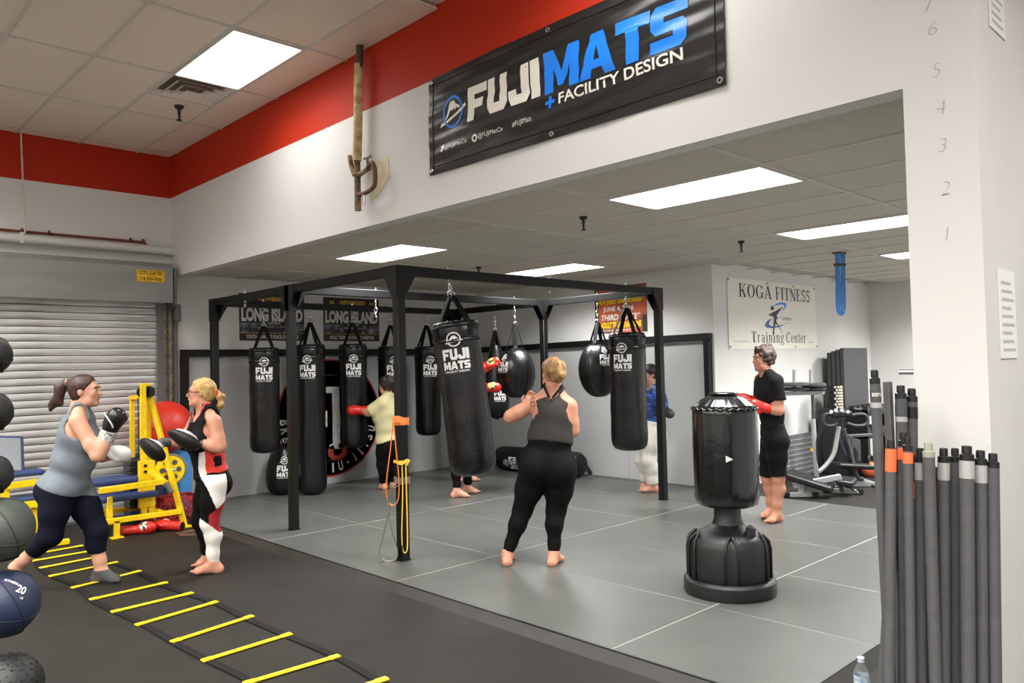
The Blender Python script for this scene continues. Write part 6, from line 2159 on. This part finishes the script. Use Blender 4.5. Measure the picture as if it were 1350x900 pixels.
p = on_floor(1137, 925, 0)
wb = thing('water_bottle', 'clear plastic water bottle on the floor by the mat edge', 'bottle', p)
gl_ = bpy.data.materials.new('clear_plastic')
gl_.use_nodes = True
bb = gl_.node_tree.nodes['Principled BSDF']
bb.inputs['Base Color'].default_value = (.93, .95, .96, 1)
bb.inputs['Roughness'].default_value = .06
bb.inputs['Transmission Weight'].default_value = .92
bb.inputs['IOR'].default_value = 1.25
MB().lathe([(0, 0), (.030, .0), (.034, .01), (.034, .05), (.0325, .055), (.034, .06), (.034, .13), (.028, .155), (.014, .178), (.0125, .19), (0, .19)], n=28).build('body', gl_, wb, 40)
MB().cyl((0, 0, .186), (0, 0, .206), .0155, .015, 20).build('cap', mat('cap_white', rgb(224, 230, 236), .4), wb, 40)
MB().cyl((0, 0, .07), (0, 0, .125), .0346, n=28, caps=False).build('wrapper', mat('label_pale', rgb(226, 228, 214), .5, col2=rgb(120, 160, 200), vscale=30), wb, True)
dt = MB()
for k in range(10):
    a_ = 2*math.pi*k/10
    dt.box((math.cos(a_)*.0156, math.sin(a_)*.0156, .196), (.003, .003, .008), a_)
dt.build('cap_print', mat('cap_blue', rgb(60, 120, 200), .5), wb)

wh_ = bpy.data.objects['wall_header']
M_PENCIL = mat('pencil', rgb(158, 156, 152), .8)
for s_, px_, py_ in (('7', 1225, 6), ('6', 1230, 37), ('5', 1235, 92), ('4', 1241, 141), ('3', 1243, 191), ('2', 1247, 248), ('1', 1249, 308)):
    p = onX(px_, py_+9, XH)
    fn = plane_fn((XH, p.y, p.z), (0, -1, 0), (0, 0, 1), .0015)
    w_ = .012 if s_ == '1' else .032
    decal(MB(), font_text(s_, w_, .055, -w_/2, 0, bold=-.03, shear=.15), fn).build('pencil_mark', M_PENCIL, wh_)
M_PAPER = mat('paper', rgb(236, 236, 234), .7)
for (xa, xb, za, zb2, lab) in ((3.66, 3.90, 1.58, 1.95, 'white printed notice on the column side at eye height'), (3.69, 3.92, 2.97, 3.3, 'white notice sheet high on the column side')):
    t = thing('notice', lab, 'notice', (xa, YR, za))
    MB().box(((xb-xa)/2, -.003, (zb2-za)/2), (xb-xa, .004, zb2-za)).build('sheet', M_PAPER, t)
    d = MB()
    for k in range(9):
        decal(d, rect(.03, .03+k*.035, (xb-xa)-.03-.02*(k % 3), .042+k*.035), plane_fn((0, -.005, 0), (1, 0, 0), (0, 0, 1), .001))
    o_ = d.build('print_lines', mat('faint_print', rgb(186, 186, 186), .7), t)
    o_['kind'] = 'stuff'
p = onX(1186, 490.5, 3.95)
t = thing('wall_peg', 'short steel peg sticking out beside the column edge', 'peg', (3.95, YR+.12, p.z))
MB().cyl((0, 0, 0), (0, p.y-YR-.12, 0), .013, n=14).build('rod', M_CHROME, t, 40)
MB().cyl((0, 0, 0), (0, .012, 0), .03, n=16).build('flange', M_CHROME, t, 40)

# ------------------------------------------------------------------ training corner beyond the mats
def gp(px_, D):
    q = at(px_, 500, D)
    return Vector((q.x, q.y, 0))
# plate tree
D = 10.15
b0 = gp(1072, D)
t = thing('plate_stand', 'silver stand holding flat black weight plates below the fitness banner', 'stand', b0)
Q = lambda px_, py_, dd=0.0: at(px_, py_, D+dd)-b0
MB().cyl((0, 0, 0), Q(1072, 552), .030, n=16).build('lower_post', M_SIL, t, 40)
MB().cyl(Q(1072, 552), Q(1071, 516), .020, n=16).build('upper_post', mat('dark_chrome', rgb(88, 88, 90), .3, .6), t, 40)
MB().box((0, 0, .02), (.3, .07, .04), YAW).box((0, 0, .02), (.07, .3, .04), YAW).build('foot', M_SIL, t)
MB().bar(Q(1030, 519), Q(1086, 517), .07, .05).build('cross_bar', M_SIL, t, bevel=.006)
for px_ in (1047, 1069):
    MB().cyl(Q(px_, 516), Q(px_, 487), .022, n=14).build('peg', M_SIL, t, 40)
for k, (px_, py_, r_) in enumerate(((1044, 512.5, .23), (1044, 506.5, .22), (1072, 512.5, .15), (1072, 507, .16))):
    c_ = Q(px_, py_)
    MB().lathe([(.025, -.02), (r_*.9, -.022), (r_, -.012), (r_, .012), (r_*.9, .022), (r_*.8, .014), (r_*.4, .014), (.04, .022), (.025, .02)], c_, 32).build('weight_plate', M_GREYP if k % 2 else M_BLACK, t, 40)
MB().cyl(Q(1071.5, 590), Q(1071.6, 594), .032, n=14).build('yellow_tag', M_YEL, t)
# diamond pattern panel leaning on the wall
x0 = onY(1034, 600, YK-.12).x
x1 = onY(1079, 600, YK-.12).x
t = thing('pattern_panel', 'grey diamond textured panel leaning against the wall behind the bench', 'panel', (x0, YK-.12, 0))
wz = .56
MB().prism([(0, 0), (x1-x0, 0), (x1-x0, wz*.72), (x1-x0-.12, wz), (0, wz)], (0, 0, 0), (1, 0, 0), (0, .12, 1), .03).build('sheet', mat('panel_grey', rgb(96, 96, 97), .6), t)
dm = MB()
nx = int((x1-x0)/.065)
for i in range(nx):
    for k in range(8):
        a_, z_ = .04+i*.065+(.03 if k % 2 else 0), .04+k*.065
        if a_ > x1-x0-.04:
            continue
        u_, v_ = Vector((1, 0, 0)), Vector((0, .12, 1)).normalized()
        o_ = u_*a_+v_*z_-Vector((0, .032, 0))
        dm._add([o_-u_*.026, o_-v_*.02, o_+u_*.026, o_+v_*.02, o_-Vector((0, .012, 0))], [(0, 1, 4), (1, 2, 4), (2, 3, 4), (3, 0, 4)])
dm.build('diamond_studs', mat('panel_stud', rgb(128, 128, 128), .5), t)['kind'] = 'stuff'
# tall folded mats
x0 = onY(1091, 480, YK-.15).x
x1 = onY(1124, 480, YK-.15).x
t = thing('folding_mat', 'tall dark grey folding mat standing on end against the wall', 'mat', ((x0+x1)/2, YK-.2, 0))
hgt = onY(1105, 459, YK-.2).z
M_DM = mat('mat_dark_grey', rgb(62, 62, 63), .6, var=.06)
for k in range(4):
    MB().box((-.02+k*.015, -.16+k*.07, hgt/2-.01*k), ((x1-x0)*.96, .06, hgt-.02*k)).build('mat_panel', M_DM, t, bevel=.012)
# black cabinet with foam roller
D = 10.9
b0 = gp(1102, D)
t = thing('cabinet', 'black cabinet under the foam roller', 'cabinet', b0, YAW*0)
hz = at(1102, 538, D).z
MB().box((0, 0, hz/2), (.46, .36, hz)).build('body', mat('cabinet_black', rgb(32, 32, 34), .6), t, bevel=.01)
MB().box((0, -.185, hz/2), (.40, .012, hz-.12)).build('door', mat('cabinet_door', rgb(40, 40, 42), .5), t, bevel=.004)
b1 = at(1100, 538, D)
t = thing('foam_roller', 'textured foam roller, half black half cream, standing on the cabinet', 'roller', (b1.x, b1.y, hz))
hr_ = at(1100, 508, D).z-hz
rr_ = .105
MB().cyl((0, 0, 0), (0, 0, hr_), rr_, n=28).build('core', M_BLACK, t, 40)
kb = MB()
kc = MB()
camd = toward_cam(b1.x, b1.y)
for i in range(8):
    for k in range(16):
        a_ = 2*math.pi*k/16+.2*(i % 2)
        rel = (a_-camd+math.pi) % (2*math.pi)-math.pi
        (kc if .1 < rel < 1.9 else kb).box((math.cos(a_)*rr_, math.sin(a_)*rr_, (i+.5)*hr_/8), (.02, .028, hr_/8-.012), a_)
kb.build('black_knobs', M_BLACK, t)['kind'] = 'stuff'
kc.build('cream_knobs', mat('roller_cream', rgb(206, 198, 180), .6), t)['kind'] = 'stuff'
# exercise bike
D = 9.65
b0 = gp(1108, D)
t = thing('exercise_bike', 'silver and black exercise bike with looped handlebars in the training corner', 'bike', b0)
Q = lambda px_, py_, dd=0.0: at(px_, py_, D+dd)-b0
MB().tube(smooth_pts([Q(1079, 622), Q(1090, 612), Q(1099, 598), Q(1103, 580), Q(1106, 562)], 6), .028, 12).build('front_frame', M_SIL, t, True)
MB().tube(smooth_pts([Q(1138, 632), Q(1130, 628), Q(1126, 615), Q(1120, 590), Q(1112, 565)], 6), .024, 12).build('rear_frame', mat('frame_dark', rgb(84, 84, 86), .4, .3), t, True)
for sgn, xs in ((-1, (1105, 1098, 1088, 1085, 1088, 1098, 1104)), (1, (1116, 1124, 1138, 1144, 1140, 1128, 1117))):
    ysn = (550, 547, 546, 553, 560, 561, 558)
    MB().tube(smooth_pts([Q(a, b, -.08) for a, b in zip(xs, ysn)], 5), .021, 10).build('handlebar', mat('bar_grip', rgb(52, 52, 54), .6), t, True)
cs = MB()
cs.bar(Q(1094, 546, -.05), Q(1122, 545, -.05), .12, .07)
cs.build('console', M_BLACK, t, bevel=.015)
for px_, py_ in ((1096, 543), (1102, 541), (1110, 541), (1118, 543)):
    MB().cyl(Q(px_, py_, -.12), Q(px_, py_-.5, -.15), .022, n=12).build('dial', M_SIL, t, 40)
MB().bar(Q(1101, 612, -.05), Q(1148, 615, -.05), .26, .06).build('seat', M_BLACK, t, bevel=.025, seg=3)
MB().bar(Q(1127, 608, .1), Q(1126, 577, .18), .30, .05, (0, 1, 0)).build('backrest', M_BLACK, t, bevel=.02, seg=3)
MB().bar(Q(1111, 575, .15), Q(1152, 573, .15), .05, .04).build('upper_bar', M_GREYP, t, bevel=.01)
MB().cyl(Q(1112, 600, .12), Q(1112, 600, .28), .17, n=30).build('flywheel_cover', M_BLACK, t, 40)
MB().tube(smooth_pts([Q(1106, 566), Q(1110, 585), Q(1116, 600)], 5), .008, 6).build('cable', mat('cable_blue', rgb(60, 80, 120), .5), t, True)
MB().tube(smooth_pts([Q(1086, 560, .2), Q(1080, 580, .2), Q(1081, 605, .2), Q(1086, 622, .2)], 5), .04, 10).build('guard', M_BLACK, t, True)
b2 = Q(1076, 628, 0)
b2.z = .03
b3_ = Q(1150, 636, 0)
b3_.z = .03
MB().cyl(b2-cf3*.2, b2+cf3*.2, .03, n=12).build('floor_bar', M_SIL, t, 40)
MB().cyl(b3_-cf3*.2, b3_+cf3*.2, .03, n=12).build('floor_bar', M_SIL, t, 40)
MB().bar(b2, b3_, .06, .05).build('base_beam', M_SIL, t)
# dumbbells on a small rack
D = 10.8
b0 = gp(1150, D)
t = thing('dumbbell_rack', 'low black dumbbell rack behind the exercise bike', 'rack', b0)
Q = lambda px_, py_, dd=0.0: at(px_, py_, D+dd)-b0
for zz in (.82, .52):
    MB().box((0, .05, zz), (.9, .3, .03)).build('shelf', M_STEEL, t)
for xx in (-.43, .43):
    MB().box((xx, .05, .42), (.04, .28, .84)).build('side_frame', M_STEEL, t)
k = 0
for zz in (.835, .535):
    for xx in (-.34, -.18, -.02, .14, .30):
        tdb = thing('dumbbell', ('black hex dumbbell in the row on the low rack upper shelf' if zz > .7 else 'black hex dumbbell on the lower shelf of the low rack'), 'dumbbell', b0+Vector((xx, .05, zz)), 0, 'dumbbells on the low rack')
        for yy in (-.09, .09):
            MB().cyl((0, yy-.035, .055), (0, yy+.035, .055), .055, n=6).build('head', M_BLACK, tdb)
        MB().cyl((0, -.06, .055), (0, .06, .055), .014, n=10).build('grip', M_CHROME, tdb, 40)
# orange kettlebell
D = 9.6
p = on_floor(1148, 628, 0)
t = thing('kettlebell', 'orange kettlebell on the floor behind the leftmost bar', 'kettlebell', p)
MB().lathe([(0, 0), (.07, 0), (.105, .04), (.115, .1), (.10, .15), (.06, .19), (0, .20)], n=28).build('bell', mat('kettlebell_orange', rgb(206, 92, 56), .5), t, True)
MB().tube(smooth_pts([(-.06, 0, .17), (-.07, 0, .23), (-.04, 0, .27), (.04, 0, .27), (.07, 0, .23), (.06, 0, .17)], 5), .016, 8).build('handle', M_BLACK, t, True)
# weight bench
D = 8.9
b0 = on_floor(1082, 655, 0)
t = thing('weight_bench', 'low silver framed weight bench with black pads at the mat corner', 'bench', b0)
Q = lambda px_, py_, dd=0.0: at(px_, py_, depth_of(b0)+dd)-b0
fa, fb_ = Q(1036, 649), Q(1074, 656)
fc, fd = Q(1090, 648, .25), Q(1133, 654, .10)
for a, b in ((fa, fb_), (fc, fd)):
    a.z = b.z = .035
    MB().bar(a, b, .05, .05).build('foot_rail', M_SIL, t, bevel=.004)
    for q in (a, b):
        MB().box(q, (.07, .07, .06), YAW).build('rubber_foot', M_BLACK, t)
mid1, mid2 = (fa+fb_)/2, (fc+fd)/2
MB().bar(Q(1046, 640), Q(1108, 628), .06, .06).build('spine', M_SIL, t, bevel=.004)
MB().bar(mid1, Q(1058, 634), .05, .05).build('strut', M_SIL, t)
MB().bar(mid2, Q(1106, 630), .05, .05).build('strut', M_SIL, t)
def slab(name, P4, th_):
    b_ = MB()
    vs = [Vector(p) for p in P4]+[Vector(p)-Vector((0, 0, th_)) for p in P4]
    b_._add(vs, [(0, 1, 2, 3), (7, 6, 5, 4), (0, 4, 5, 1), (1, 5, 6, 2), (2, 6, 7, 3), (3, 7, 4, 0)])
    return b_.build(name, M_BLACK, t, bevel=.018, seg=3)
slab('back_pad', [Q(1030, 622, -.02), Q(1096, 643, -.18), Q(1101, 635, .12), Q(1044, 617, .22)], .07)
slab('seat_pad', [Q(1101, 632, -.02), Q(1124, 636, -.08), Q(1130, 629, .16), Q(1108, 626, .2)], .07)
MB().cyl(Q(1132, 650, -.1), Q(1118, 640, .05), .012, n=8).build('adjust_pin', M_CHROME, t)
